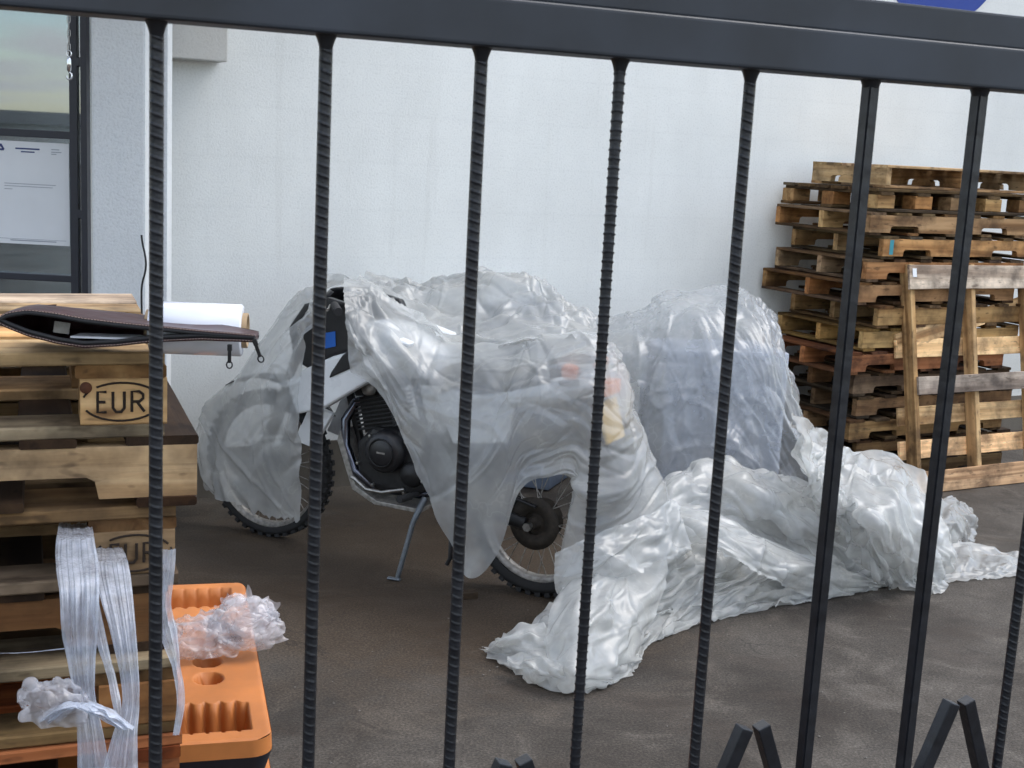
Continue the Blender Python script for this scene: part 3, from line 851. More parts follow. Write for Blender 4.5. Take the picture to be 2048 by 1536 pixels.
    for s in (-1, 1):
        MB().tube([(-.14, .08 * s, .985), (-.14, .13 * s, .995)], .007, 8).build('signal_stalk', BLACKP, b)
        MB().lathe([(0, -.035), (.028, -.03), (.034, -.01), (.03, .02), (0, .028)], 18, 'X', (-.13, .155 * s, 1.0)).build('turn_signal', ORANGEL, b)
    rf = []
    MB().prism([(-.2, .87), (-.25, .72), (-.22, .72), (-.14, .80), (.1, .80), (.1, .84)], -.07, .07).build('rear_fender', BLACKP, b, bevel=.01)
    # engine
    en = empty('engine', (0, 0, 0)); en.parent = b
    MB().prism([(.50, .40), (.54, .56), (.66, .64), (.80, .64), (.88, .56), (.87, .42), (.78, .36), (.60, .35)], -.15, .13).build('crankcase', CASTB, en, bevel=.03, seg=3)
    MB().lathe([(0, .03), (.052, .03), (.058, .026), (.075, .022), (.09, .012), (.094, -.03), (.094, -.06)], 40, 'Y', (.715, .155, .545)).build('side_cover', BLACKP, en)
    MB().lathe([(.056, .0), (.060, .004), (.064, .0)], 36, 'Y', (.715, .186, .545), closed=True).build('cover_ring', CASTB, en)
    MB().prism([(.695, .541), (.735, .541), (.735, .549), (.695, .549)], .184, .1868).build('cover_lettering', DULL, en)
    MB().lathe([(0, .02), (.045, .018), (.055, .0), (.055, -.04)], 28, 'Y', (.585, .14, .46)).build('sprocket_cover', CASTB, en)
    fins = MB()
    tilt = Matrix.Rotation(R(14), 3, 'Y')
    for k in range(8):
        c = Vector((.80, 0, .63)) + tilt @ Vector((0, 0, .018 * k))
        fins.box(c, (.19 - .004 * (k % 2), .19, .008), tilt)
    fins.box(Vector((.80, 0, .63)) + tilt @ Vector((0, 0, .06)), (.15, .15, .16), tilt)
    fins.build('cylinder', CASTB, en, bevel=.002)
    MB().box(Vector((.80, 0, .63)) + tilt @ Vector((0, 0, .19)), (.17, .20, .09), tilt).build('cylinder_head', CASTB, en, bevel=.02, seg=3)
    MB().lathe([(0, .03), (.02, .03), (.03, .02), (.032, -.01)], 20, 'Y', (.835, .10, .80)).build('spark_cap', DULL, en)
    for u, v_, z_ in ((.62, .135, .60), (.80, .135, .60), (.86, .135, .47), (.78, .135, .385), (.62, .135, .375), (.53, .135, .44)):
        MB().lathe([(0, .012), (.007, .011), (.008, 0), (.008, -.01)], 8, 'Y', (u, v_, z_), smooth=False).build('bolt', STEEL, en)
    MB().tube([(.60, .17, .40), (.70, .19, .375), (.78, .19, .375), (.84, .185, .41), (.86, .18, .415)], [.008, .009, .009, .009, .012], 8).build('shift_lever', STEEL, en)
    MB().tube([(.87, .03, .74), (.93, .06, .72), (.965, .085, .64), (.955, .095, .53), (.90, .095, .42), (.80, .09, .36), (.62, .0, .34), (.5, -.1, .36)], [.022] * 8, 14).build('exhaust_header', BLUED, b)
    MB().tube([(.5, -.12, .36), (.3, -.16, .5), (-.05, -.18, .68), (-.3, -.18, .76)], [.03, .055, .065, .055], 16).build('muffler', CASTB, b)
    MB().prism([(.97, .60), (.985, .55), (.90, .34), (.78, .29), (.55, .29), (.55, .31), (.77, .31), (.88, .36)], -.12, .12).build('skid_plate', DULL, b, bevel=.004)
    MB().tube([(.56, .10, .38), (.57, .18, .375)], .012, 8).tube([(.57, .17, .375), (.575, .25, .378)], .017, 8).build('footpeg', RUBBER, b)
    MB().tube([(.53, .11, .36), (.535, .135, .33), (.555, .16, .26), (.60, .20, .01)], [.015, .014, .012, .011], 10).tube([(.585, .20, .008), (.64, .21, .008)], .013, 8, flat=.5).build('side_stand', DARKST, b)
    MB().tube([(.36, .16, .36), (.35, .19, .24), (.345, .20, .15), (.36, .20, .12)], .010, 8).build('strap_hook', BLACKP, b)
    MB().prism([(.4, .62), (.15, .66), (.12, .84), (.42, .85), (.5, .8)], .09, .12).build('side_panel', WHITEP, b, bevel=.01)
    # sprung shock
    MB().tube([(.42, 0, .45), (.5, 0, .8)], .03, 12).build('shock_absorber', CASTB, b)
    return b
bike = make_bike()
tag(bike, 'white and black trail motorcycle half hidden under plastic, resting on its side stand', 'motorcycle')
hc = on_z(1020, 955)
hump = empty('carton_stack', (float(hc[0]), float(hc[1]), 0), R(-20))
tag(hump, 'grey carton stack under plastic between the motorcycle and the wall', 'carton stack')
for iz in range(3):
    for ix in range(2 if iz < 2 else 1):
        MB().box((-.15 + ix * .30 + (.15 if iz == 2 else 0), 0, .17 + iz * .335), (.295, .36, .33)).build('carton', LOADM, hump, bevel=.01, rot=(0, 0, random.uniform(-.04, .04)))

# wrapped load on the ground behind
lc = on_z(1405, 1000)
load = empty('wrapped_load', (float(lc[0]), float(lc[1]), 0), R(12))
tag(load, 'blue grey cartons wrapped in film, standing under plastic beside the pallets', 'load')
for ix in range(2):
    for iz in range(3):
        MB().box((-.165 + ix * .33, 0, .15 + iz * .285), (.324, .42, .28)).build('carton', LOADM, load, bevel=.008, rot=(0, 0, random.uniform(-.02, .02)))
MB().box((0, 0, .435), (.68, .45, .87)).build('film_wrap', STRETCH, load, bevel=.02)

# ------------------------------------------------------------------ plastic sheets: small cloth relaxation so that slack film buckles into folds
def spline(net, n, ax):
    net = np.moveaxis(net, ax, 0)
    m = len(net)
    t = np.linspace(0, m - 1, n)
    i = np.clip(t.astype(int), 0, m - 2)
    f = (t - i).reshape(-1, *([1] * (net.ndim - 1)))
    g = lambda k: net[np.clip(k, 0, m - 1)]
    p0, p1, p2_, p3 = g(i - 1), g(i), g(i + 1), g(i + 2)
    r = .5 * ((2 * p1) + (-p0 + p2_) * f + (2 * p0 - 5 * p1 + 4 * p2_ - p3) * f ** 2 + (-p0 + 3 * p1 - 3 * p2_ + p3) * f ** 3)
    return np.moveaxis(r, 0, ax)
def smooth_noise(rng, n, m, k, aniso=(1, 1)):
    a = rng.standard_normal((max(2, int(n / (k * aniso[0]))) + 3, max(2, int(m / (k * aniso[1]))) + 3, 1))
    return spline(spline(a, n, 0), m, 1)
def normals(X):
    du = np.gradient(X, axis=0); dv = np.gradient(X, axis=1)
    nn = np.cross(du, dv)
    return nn / (np.linalg.norm(nn, axis=2, keepdims=True) + 1e-9)
def relax(X, T, attach, eu, ev, iters, rng, floor, grav, bend=.25):
    n, m, _ = X.shape
    fams = [((1, 0), 1 + eu, .9), ((0, 1), 1 + ev, .9), ((1, 1), 1 + (eu + ev) / 2, .5), ((1, -1), 1 + (eu + ev) / 2, .5), ((2, 0), 1 + eu * .8, bend), ((0, 2), 1 + ev * .8, bend)]
    sl = []
    for (a, b_), k, st in fams:
        if b_ >= 0:
            A = (slice(0, n - a), slice(0, m - b_)); B = (slice(a, n), slice(b_, m))
        else:
            A = (slice(0, n - a), slice(-b_, m)); B = (slice(a, n), slice(0, m + b_))
        L0 = np.linalg.norm(T[A] - T[B], axis=2, keepdims=True) * k
        sl.append((A, B, L0, st))
    cnt = np.zeros((n, m, 1))
    for A, B, L0, st in sl:
        cnt[A] += st; cnt[B] += st
    for it in range(iters):
        D = np.zeros_like(X)
        for A, B, L0, st in sl:
            d = X[B] - X[A]
            l = np.linalg.norm(d, axis=2, keepdims=True) + 1e-9
            c = d * ((l - L0) / l * .5 * st)
            D[A] += c; D[B] -= c
        X = X + D / cnt * 1.7
        X = X + attach * (T - X)
        X[..., 2] -= grav
        X[..., 2] = np.maximum(X[..., 2], floor)
    return X
def facets(rng, T, fr, slope, nd, ang=None, spread=.4, warp=.25, soft=0):
    n, m, _ = T.shape
    U = np.zeros((n, m)); V = np.zeros((n, m))
    U[1:] = np.cumsum(np.linalg.norm(np.diff(T, axis=0), axis=2), axis=0)
    V[:, 1:] = np.cumsum(np.linalg.norm(np.diff(T, axis=1), axis=2), axis=1)
    q = np.zeros((n, m))
    for i in range(nd):
        th = rng.uniform(0, math.pi) if ang is None else ang + rng.normal() * spread
        f = rng.uniform(*fr)
        w_ = warp * smooth_noise(rng, n, m, max(6, n // 5))[..., 0]
        t = (U * math.cos(th) + V * math.sin(th)) * f + rng.uniform(0, 1) + w_
        tri = np.abs((t % 1) - .5) * 4 - 1
        if soft: tri = np.sin(tri * math.pi / 2)
        mk = np.clip(smooth_noise(rng, n, m, max(5, n // 6))[..., 0] * .9 + .45, 0, 1.3)
        q += tri * mk * slope / (4 * f)
    return q[..., None]
def creases(rng, T, dens, slope, wr, lr, ang=None, spread=.4):
    # long straight tent-shaped folds, ridges and valleys, scattered over the sheet
    n, m, _ = T.shape
    U = np.zeros((n, m)); V = np.zeros((n, m))
    U[1:] = np.cumsum(np.linalg.norm(np.diff(T, axis=0), axis=2), axis=0)
    V[:, 1:] = np.cumsum(np.linalg.norm(np.diff(T, axis=1), axis=2), axis=1)
    q = np.zeros((n, m))
    for i in range(int(dens * U[-1].mean() * V[:, -1].mean()) + 1):
        a, b_ = rng.integers(0, n), rng.integers(0, m)
        th = rng.uniform(0, math.pi) if ang is None else ang + rng.normal() * spread
        w_ = rng.uniform(*wr); l_ = rng.uniform(*lr)
        du, dv = U - U[a, b_], V - V[a, b_]
        d = du * math.cos(th) + dv * math.sin(th)
        e = -du * math.sin(th) + dv * math.cos(th)
        d = d + rng.normal() * .35 * e * e / l_          # slightly bowed
        ww = w_ * np.clip(1 - np.abs(e) / l_, 0, 1)
        q += rng.choice((1, 1, -1)) * slope * rng.uniform(.5, 1.2) * np.maximum(0, ww - np.abs(d))
    return q[..., None]
def sheet(name, net, res, mat, parent=None, slack=.03, attach=.03, big=(3, 6, .35, 5), small=(9, 22, .25, 6), ang=None, spread=.35, seed=1, grav=.0004, floor=.006, iters=(40, 30, 0), soft=1, bend=.25, extra=None, cr=(60, .5, (.012, .05), (.08, .35)), hem=0.0):
    rng = np.random.default_rng(seed)
    net = np.array(net, float)
    n, m = res
    X = None
    for lv, (dv, it) in enumerate(zip((4, 2, 1), iters)):
        nn, mm = max(10, n // dv), max(10, m // dv)
        T = spline(spline(net, nn, 0), mm, 1)
        att = np.full((nn, mm, 1), attach * (1, .5, .2)[lv])
        if X is None:
            X = T + normals(T) * facets(rng, T, big[:2], big[2], big[3], ang, spread, .25, soft)
            base = X.copy()
        else:
            X = spline(spline(X, nn, 0), mm, 1)
            base = spline(spline(base, nn, 0), mm, 1)
        if lv == 2 and small:
            X = X + normals(X) * facets(rng, T, small[:2], small[2], small[3], ang, spread * 1.6, .18)
            base = X.copy()
        if lv == 2 and cr:
            X = X + normals(X) * creases(rng, T, cr[0], cr[1], cr[2], cr[3], ang, spread * 2)
            X[..., 2] = np.maximum(X[..., 2], floor)
            base = X.copy()
        if lv == 1 and extra is not None:
            X = X + normals(X) * extra(X)
            base = X.copy()
        if it:
            X = relax(X, base, att, slack, slack, it, rng, floor, grav * (1, .7, .4)[lv], bend)
    if hem:
        t_ = X[-1] - X[-6]; t_ /= np.linalg.norm(t_, axis=1, keepdims=True) + 1e-9
        nz_ = smooth_noise(rng, m, 8, 3)[:, :1, 0] + .6 * np.abs(smooth_noise(rng, m, 8, 9)[:, :1, 0])
        wt_ = np.linspace(0, 1, n)[:, None, None] ** 14
        X = X + t_[None] * nz_[None] * hem * wt_
    idx = np.arange(n * m).reshape(n, m)
    f = np.stack([idx[:-1, :-1], idx[1:, :-1], idx[1:, 1:], idx[:-1, 1:]], -1).reshape(-1, 4)
    me = bpy.data.meshes.new(name)
    me.from_pydata(X.reshape(-1, 3).tolist(), [], f.tolist())
    me.polygons.foreach_set('use_smooth', [True] * len(me.polygons))
    me.update()
    return put(name, me, mat, parent)
def P(spec, fn):
    return [[fn(*q) for q in row] for row in spec]

def fan(pk, npl, amp, r0, r1, seed):
    rng = np.random.default_rng(seed)
    ph = rng.uniform(0, 1, 3)
    def fn(X):
        d = X - pk
        a = np.arctan2(-d[..., 2], d @ bf * -1)
        r = np.linalg.norm(d, axis=2)
        t = a * npl + ph[0] + .35 * np.sin(a * npl * .7 + ph[1] * 6)
        tri = np.abs((t % 1) - .5) * 4 - 1
        tri = .6 * tri + .4 * (np.abs(((t * 1.7 + ph[2]) % 1) - .5) * 4 - 1)
        k = np.clip((r - .03) / r0, 0, 1) * np.clip(1 - r / r1, 0, 1) ** .7
        return (tri * k * amp)[..., None]
    return fn
FAN1 = fan(bk(692, 590, .28), 2.6, .020, .12, .95, 1)
cover = empty('plastic_cover', (float(re_[0]), float(re_[1]), 0)); cover.location = (0, 0, 0)
tag(cover, 'cloudy translucent plastic sheet draped over the two motorcycles', 'plastic sheet')
A = [[(700, 548, -.15), (655, 550, .0), (640, 566, .15), (640, 588, .25), (642, 614, .32)],
     [(600, 605, -.2), (580, 605, .0), (585, 640, .18), (600, 655, .28), (610, 665, .32)],
     [(540, 690, -.25), (490, 722, .0), (520, 740, .2), (560, 745, .28), (598, 748, .3)],
     [(480, 800, -.25), (418, 802, .0), (470, 840, .18), (540, 850, .25), (598, 850, .26)],
     [(450, 880, -.25), (391, 880, .0), (450, 920, .16), (530, 940, .22), (600, 945, .24)],
     [(480, 960, -.25), (405, 955, .0), (450, 990, .12), (530, 1022, .18), (602, 1032, .2)]]
sheet('front_drape', P(A, bk), (190, 140), FILM, cover, slack=.003, big=(1.2, 3, .06, 4), small=None, ang=math.pi / 2, spread=.5, seed=3, extra=FAN1, cr=(55, .35, (.012, .05), (.08, .4)), hem=.012)
B = [[(705, 560, -.2), (690, 545, .05), (688, 590, .25), (692, 640, .33), (697, 690, .34), (702, 737, .34)],
     [(760, 590, -.2), (752, 572, .0), (748, 640, .22), (750, 690, .3), (755, 735, .31), (768, 790, .3)],
     [(850, 640, -.2), (840, 638, 0), (825, 700, .2), (815, 760, .27), (808, 820, .28), (812, 880, .28)],
     [(930, 690, -.2), (925, 688, 0), (905, 760, .22), (890, 850, .28), (875, 930, .3), (868, 1010, .3)],
     [(1010, 680, -.2), (1010, 682, 0), (990, 760, .24), (965, 880, .3), (945, 1000, .32), (935, 1142, .33)],
     [(1050, 672, -.2), (1050, 674, 0), (1030, 750, .24), (1010, 860, .3), (1000, 980, .31), (992, 1105, .32)],
     [(1090, 668, -.2), (1090, 668, 0), (1070, 740, .24), (1050, 830, .3), (1042, 900, .3), (1040, 975, .3)],
     [(1150, 664, -.2), (1150, 662, 0), (1130, 740, .22), (1110, 830, .27), (1100, 890, .27), (1095, 945, .27)],
     [(1190, 668, -.2), (1185, 665, 0), (1185, 740, .2), (1165, 840, .25), (1152, 900, .25), (1148, 965, .25)],
     [(1205, 672, -.2), (1205, 676, -.02), (1210, 760, .17), (1195, 880, .22), (1160, 1020, .24), (1112, 1172, .22)],
     [(1215, 685, -.25), (1222, 688, -.05), (1240, 780, .05), (1250, 900, .12), (1250, 1040, .2), (1200, 1165, .25)],
     [(1220, 695, -.28), (1236, 700, -.1), (1262, 775, -.08), (1290, 880, -.05), (1315, 990, 0), (1300, 1135, .1)],
     [(1222, 700, -.3), (1240, 703, -.15), (1268, 780, -.2), (1300, 890, -.2), (1342, 990, -.2), (1388, 1090, -.2)],
     [(1200, 700, -.4), (1225, 700, -.25), (1245, 780, -.32), (1270, 890, -.36), (1300, 990, -.38), (1330, 1080, -.38)]]
sheet('side_drape', P(B, bk), (320, 200), FILM, cover, slack=.003, big=(1.2, 3, .05, 5), small=None, ang=.15, spread=.5, seed=5, extra=FAN1, cr=(60, .33, (.012, .055), (.08, .45)), hem=.016)
C_ = [[(700, 578, .02), (770, 600, .02), (850, 646, .02), (930, 694, .02), (1010, 686, .02), (1090, 674, .02), (1150, 670, .02), (1205, 680, .0)],
      [(712, 560, -.35), (775, 582, -.35), (850, 612, -.35), (925, 640, -.35), (1005, 640, -.35), (1085, 645, -.35), (1145, 655, -.35), (1200, 668, -.35)],
      [(725, 548, -.62), (785, 562, -.62), (850, 576, -.62), (920, 566, -.62), (1000, 560, -.62), (1080, 578, -.62), (1135, 612, -.62), (1195, 645, -.62)],
      [(735, 543, -.80), (795, 547, -.80), (850, 557, -.80), (915, 543, -.80), (1000, 530, -.80), (1070, 545, -.80), (1125, 588, -.80), (1190, 632, -.80)],
      [(740, 580, -1.0), (795, 600, -1.0), (850, 610, -1.0), (915, 600, -1.0), (1000, 590, -1.0), (1070, 600, -1.0), (1125, 630, -1.0), (1190, 665, -1.0)],
      [(740, 800, -1.05), (795, 800, -1.05), (850, 800, -1.05), (915, 800, -1.05), (1000, 800, -1.05), (1070, 800, -1.05), (1125, 800, -1.05), (1190, 800, -1.05)]]
sheet('top_drape', P(C_, bk), (180, 220), FILM, cover, slack=.004, big=(1.6, 3.5, .10, 5), small=None, seed=8, cr=(70, .5, (.015, .06), (.08, .4)))

cover2 = empty('plastic_cover', (0, 0, 0))
tag(cover2, 'cloudy plastic sheet hanging over the wrapped cartons beside the pallets', 'plastic sheet')
Y = lambda px, py, y: on_y(px, py, y)
E_ = [[(1200, 760, 7.35), (1290, 760, 7.4), (1345, 760, 7.4), (1420, 760, 7.45), (1480, 760, 7.5), (1520, 760, 7.4), (1540, 780, 7.3), (1575, 830, 7.2)],
      [(1190, 660, 7.15), (1290, 622, 7.2), (1345, 600, 7.2), (1420, 594, 7.2), (1480, 604, 7.2), (1520, 628, 7.15), (1535, 665, 7.1), (1570, 740, 7.0)],
      [(1185, 650, 6.9), (1285, 612, 6.9), (1345, 588, 6.9), (1420, 582, 6.9), (1480, 592, 6.9), (1532, 620, 6.9), (1555, 660, 6.9), (1590, 740, 6.85)],
      [(1190, 700, 6.5), (1285, 672, 6.5), (1345, 650, 6.5), (1420, 645, 6.5), (1480, 652, 6.5), (1530, 676, 6.5), (1562, 715, 6.6), (1598, 790, 6.7)],
      [(1200, 780, 6.42), (1290, 770, 6.38), (1355, 760, 6.36), (1425, 750, 6.36), (1485, 755, 6.36), (1540, 775, 6.4), (1585, 800, 6.5), (1612, 850, 6.6)],
      [(1215, 880, 6.38), (1300, 880, 6.33), (1370, 875, 6.3), (1435, 868, 6.3), (1495, 870, 6.3), (1550, 875, 6.35), (1605, 880, 6.4), (1630, 900, 6.5)],
      [(1235, 980, 6.35), (1315, 990, 6.28), (1385, 990, 6.25), (1445, 985, 6.25), (1510, 985, 6.25), (1570, 975, 6.28), (1625, 960, 6.35), (1650, 960, 6.4)]]
sheet('load_drape', P(E_, Y), (220, 200), FILM3, cover2, slack=.003, big=(1.2, 3, .08, 5), small=None, ang=math.pi / 2, spread=.35, seed=11, cr=(60, .45, (.015, .06), (.1, .5)))

heap = empty('plastic_heap', (0, 0, 0))
tag(heap, 'long white crumpled plastic heap trailing over the ground behind the rear wheel', 'plastic sheet')
H1 = [[(1130, 1150, .16), (1200, 1120, .22), (1300, 1085, .28), (1380, 1060, .3), (1460, 1060, .28), (1540, 1080, .2), (1640, 1110, .12), (1740, 1130, .06)],
      [(1115, 1190, .15), (1190, 1165, .2), (1290, 1140, .22), (1380, 1120, .22), (1460, 1115, .2), (1540, 1120, .15), (1650, 1135, .09), (1750, 1145, .04)],
      [(1060, 1240, .12), (1150, 1230, .16), (1250, 1210, .14), (1350, 1180, .12), (1440, 1165, .11), (1530, 1155, .09), (1650, 1155, .06), (1760, 1152, .03)],
      [(1000, 1275, .07), (1110, 1300, .10), (1220, 1280, .08), (1310, 1235, .06), (1410, 1205, .06), (1520, 1185, .05), (1650, 1175, .04), (1770, 1160, .02)],
      [(962, 1296, .01), (1120, 1378, .01), (1248, 1352, .01), (1300, 1290, .01), (1400, 1248, .01), (1520, 1218, .01), (1645, 1198, .01), (1782, 1168, .01)]]
h1 = P(H1, on_z)
sheet('crumpled_layer', h1, (180, 320), FILM2, heap, slack=.004, big=(1.2, 2.4, .12, 4), small=None, seed=21, cr=(55, .45, (.015, .08), (.12, .6)), hem=.007)
sheet('lower_layer', np.array(h1) - np.array([0, -.02, .03]), (80, 150), FILM2, heap, slack=.02, big=(2.5, 6, .3, 5), small=None, seed=22)
H2 = [[(1300, 1010, .30), (1325, 960, .42), (1430, 912, .5), (1530, 928, .48), (1610, 962, .42), (1690, 1020, .3), (1730, 1080, .15)],
      [(1310, 1040, .28), (1330, 990, .42), (1430, 960, .48), (1530, 985, .45), (1620, 1020, .36), (1700, 1070, .2), (1745, 1110, .08)],
      [(1330, 1080, .24), (1350, 1050, .31), (1450, 1035, .34), (1550, 1060, .28), (1640, 1100, .18), (1730, 1130, .08), (1765, 1150, .04)],
      [(1350, 1110, .18), (1375, 1100, .2), (1470, 1100, .2), (1570, 1130, .13), (1670, 1165, .04), (1740, 1172, .02), (1780, 1170, .01)]]
sheet('crumpled_layer', P(H2, on_z), (160, 220), FILM2, heap, slack=.004, big=(1.2, 2.4, .12, 4), small=None, ang=.35, spread=.5, seed=31, cr=(50, .45, (.015, .08), (.15, .7)))
sheet('lower_layer', np.array(P(H2, on_z)) - np.array([0, -.03, .04]), (60, 100), FILM2, heap, slack=.02, big=(2.5, 6, .3, 5), small=None, seed=32)

# loose flaps lying over the heap
FL = [[[(1125, 1165, .24), (1180, 1140, .30), (1250, 1120, .30), (1330, 1100, .30)],
       [(1105, 1220, .20), (1165, 1200, .27), (1250, 1190, .24), (1330, 1165, .22)],
       [(1095, 1290, .12), (1150, 1275, .19), (1240, 1260, .16), (1310, 1225, .14)],
       [(1105, 1350, .04), (1150, 1350, .10), (1225, 1330, .08), (1285, 1290, .06)],
       [(1122, 1376, .01), (1165, 1374, .01), (1235, 1362, .01), (1280, 1318, .01)]],
      [[(1330, 1000, .44), (1420, 1015, .42), (1520, 1060, .33), (1640, 1120, .17), (1775, 1160, .03)],
       [(1335, 1030, .42), (1420, 1050, .40), (1510, 1095, .31), (1630, 1150, .14), (1770, 1168, .02)],
       [(1345, 1060, .36), (1420, 1085, .34), (1500, 1130, .25), (1600, 1178, .08), (1700, 1186, .02)]],
      [[(1010, 1262, .11), (1050, 1240, .15), (1095, 1250, .14)],
       [(985, 1285, .06), (1040, 1275, .11), (1100, 1285, .12)],
       [(966, 1302, .01), (1030, 1312, .03), (1105, 1315, .06)]],
      [[(1015, 1305, .08), (1070, 1305, .11), (1125, 1320, .12)],
       [(1020, 1330, .06), (1075, 1335, .09), (1130, 1350, .09)],
       [(1040, 1348, .01), (1085, 1366, .01), (1130, 1378, .01)]],
      [[(1110, 1100, .36), (1200, 1060, .44), (1300, 1020, .48), (1345, 990, .50)],
       [(1110, 1140, .28), (1205, 1110, .36), (1310, 1065, .41), (1365, 1030, .44)],
       [(1112, 1178, .2), (1210, 1158, .27), (1320, 1118, .32), (1385, 1085, .36)]]]
for k, fl_ in enumerate(FL):
    sheet('loose_flap', P(fl_, on_z), ((110, 90), (90, 190), (60, 60), (60, 60), (70, 130))[k], FILM2 if k != 4 else FILM, heap, slack=.003, big=(1.2, 3, .06, 4), small=None, ang=(1.5, .3, None, None, 1.4)[k], spread=.4, seed=70 + k, cr=(34, .42, (.02, .07), (.12, .5)), hem=.006)

heap2 = empty('plastic_bundle', (0, 0, 0))
tag(heap2, 'gathered bundle of crumpled plastic slumped in front of the leaning pallet', 'plastic sheet')
H3 = [[(1590, 815, .80), (1640, 850, .66), (1690, 890, .53), (1795, 900, .47), (1836, 955, .36), (1895, 1050, .2)],
      [(1600, 870, .72), (1640, 890, .62), (1685, 920, .52), (1775, 945, .50), (1825, 1010, .39), (1902, 1090, .15)],
      [(1612, 930, .6), (1645, 950, .55), (1685, 980, .48), (1755, 1015, .45), (1812, 1075, .3), (1902, 1135, .06)],
      [(1625, 980, .48), (1655, 1000, .45), (1695, 1035, .38), (1745, 1080, .32), (1800, 1130, .15), (1895, 1165, .03)],
      [(1640, 1010, .4), (1670, 1040, .34), (1710, 1080, .26), (1760, 1130, .16), (1800, 1160, .06), (1885, 1185, .01)]]
sheet('crumpled_layer', P(H3, on_z), (180, 200), FILM2, heap2, slack=.004, big=(1.2, 2.6, .10, 4), small=None, seed=43, cr=(48, .45, (.015, .07), (.1, .5)), hem=.006)
sheet('lower_layer', np.array(P(H3, on_z)) - np.array([0, -.04, .05]), (60, 80), FILM2, heap2, slack=.02, big=(2.5, 6, .3, 5), small=None, seed=42)
H4 = [[(1870, 1080, .10), (1930, 1086, .06), (2000, 1096, .04), (2080, 1108, .02)],
      [(1875, 1110, .07), (1935, 1112, .06), (2000, 1118, .05), (2080, 1125, .02)],
      [(1880, 1165, .01), (1940, 1158, .01), (2000, 1154, .01), (2080, 1148, .01)]]
sheet('trailing_end', P(H4, on_z), (70, 140), FILM2, heap2, slack=.004, big=(2, 5, .08, 4), small=None, ang=.2, seed=51, cr=(70, .4, (.01, .03), (.08, .35)), hem=.006)
H5 = [[(1850, 1000, .25), (1900, 990, .22), (1945, 1010, .12)],
      [(1870, 1040, .2), (1915, 1030, .18), (1955, 1045, .06)],
      [(1885, 1085, .10), (1920, 1080, .08), (1945, 1080, .01)]]
sheet('loose_corner', P(H5, on_z), (70, 80), FILM, heap2, slack=.004, big=(3, 6, .12, 4), small=None, seed=52, cr=(120, .5, (.01, .03), (.05, .2)), hem=.008)

# ------------------------------------------------------------------ orange trays behind the left stack
TZ = .62
tA = on_z(546, 1476, TZ); tB = on_z(489, 1163, TZ)
tdir = (tB - tA); TL = float(np.linalg.norm(tdir)); tang = math.atan2(tdir[1], tdir[0])
TW = .62
def tray_mesh():
    nx, ny = 170, 190
    v, f = [], []
    for i in range(nx + 1):
        x = TL * i / nx
        for j in range(ny + 1):
            y = TW * j / ny
            # rounded plan outline
            rc = .045
            X_, Y_ = x, y
            cxx = min(max(x, rc), TL - rc); cyy = min(max(y, rc), TW - rc)
            dx, dy = x - cxx, y - cyy
            m_ = max(abs(dx), abs(dy)); l_ = math.hypot(dx, dy)
            if l_ > 1e-6:
                X_, Y_ = cxx + dx * m_ / l_, cyy + dy * m_ / l_
            dep = 0.0
            fl = .018 * (abs(math.sin(y * math.pi / .033)) ** .6)
            for e in (x, TL - x):
                a, b_ = .045 + .004 * abs(math.sin(y * math.pi / .033)), .20 - fl
                edge = min(e - a, b_ - e, y - .04, TW - .04 - y)
                dep = max(dep, min(1, max(0, edge / .012)) * .085)
            for hx in (.33, .43, .57, .67):
                for hy in (.12, .25, .38, .5):
                    dd = math.hypot(x - hx * TL, y - hy) - .034
                    dep = max(dep, min(1, max(0, -dd / .006)) * .05)
            er = min(X_, TL - X_, Y_, TW - Y_)
            dep += .004 * (1 - min(1, er / .010)) ** 2
            v.append((X_, Y_, -dep))
    for i in range(nx):
        for j in range(ny):
            a = i * (ny + 1) + j
            f.append((a, a + ny + 1, a + ny + 2, a + 1))
    return v, f
tv, tf = tray_mesh()
tme = MB().add(tv, tf, True).mesh('tray_top'); tme.materials.append(ORANGE)
def rrect(r0, shr=0.0):
    pts = []
    for cx_, cy_, a0 in ((TL - r0, TW - r0, 0), (r0, TW - r0, 90), (r0, r0, 180), (TL - r0, r0, 270)):
        for k in range(7):
            a = R(a0 + 15 * k)
            pts.append((cx_ + (r0 - shr) * math.cos(a), cy_ + (r0 - shr) * math.sin(a)))
    return pts
def skirt(z0, z1, s0, s1):
    a, b_ = rrect(.045, s0), rrect(.045, s1)
    n = len(a)
    return MB().add([(x, y, z0) for x, y in a] + [(x, y, z1) for x, y in b_], [(i, (i + 1) % n, n + (i + 1) % n, n + i) for i in range(n)], True)
for i in range(5):
    zt_ = TZ - i * .124
    t = empty('plastic_tray', (float(tA[0]) + .006 * (i % 3), float(tA[1]), zt_ - .118), tang + random.uniform(-.008, .008) * (i > 0))
    tag(t, 'orange moulded tray with fluted ends and round holes, topmost of its stack beside the pallets' if i == 0 else '%s orange and black moulded tray down in the stack beside the pallets' % ordn[i], 'tray', 'stacked orange trays')
    put('tray_top', tme, ORANGE, t, (0, 0, .118))
    skirt(.078, .1155, -.002, -.0005).build('orange_rim', ORANGE, t)
    sk = skirt(.006, .079, .02, -.003)
    a = rrect(.045, .02); sk.add([(x, y, .006) for x, y in a], [tuple(range(len(a)))])
    sk.build('black_base', TRAYB if i != 1 else ORANGE, t)
tb_ = TZ - 4 * .124 - .118
sup = empty('wooden_pallet', (float(tA[0]), float(tA[1]), 0), tang)

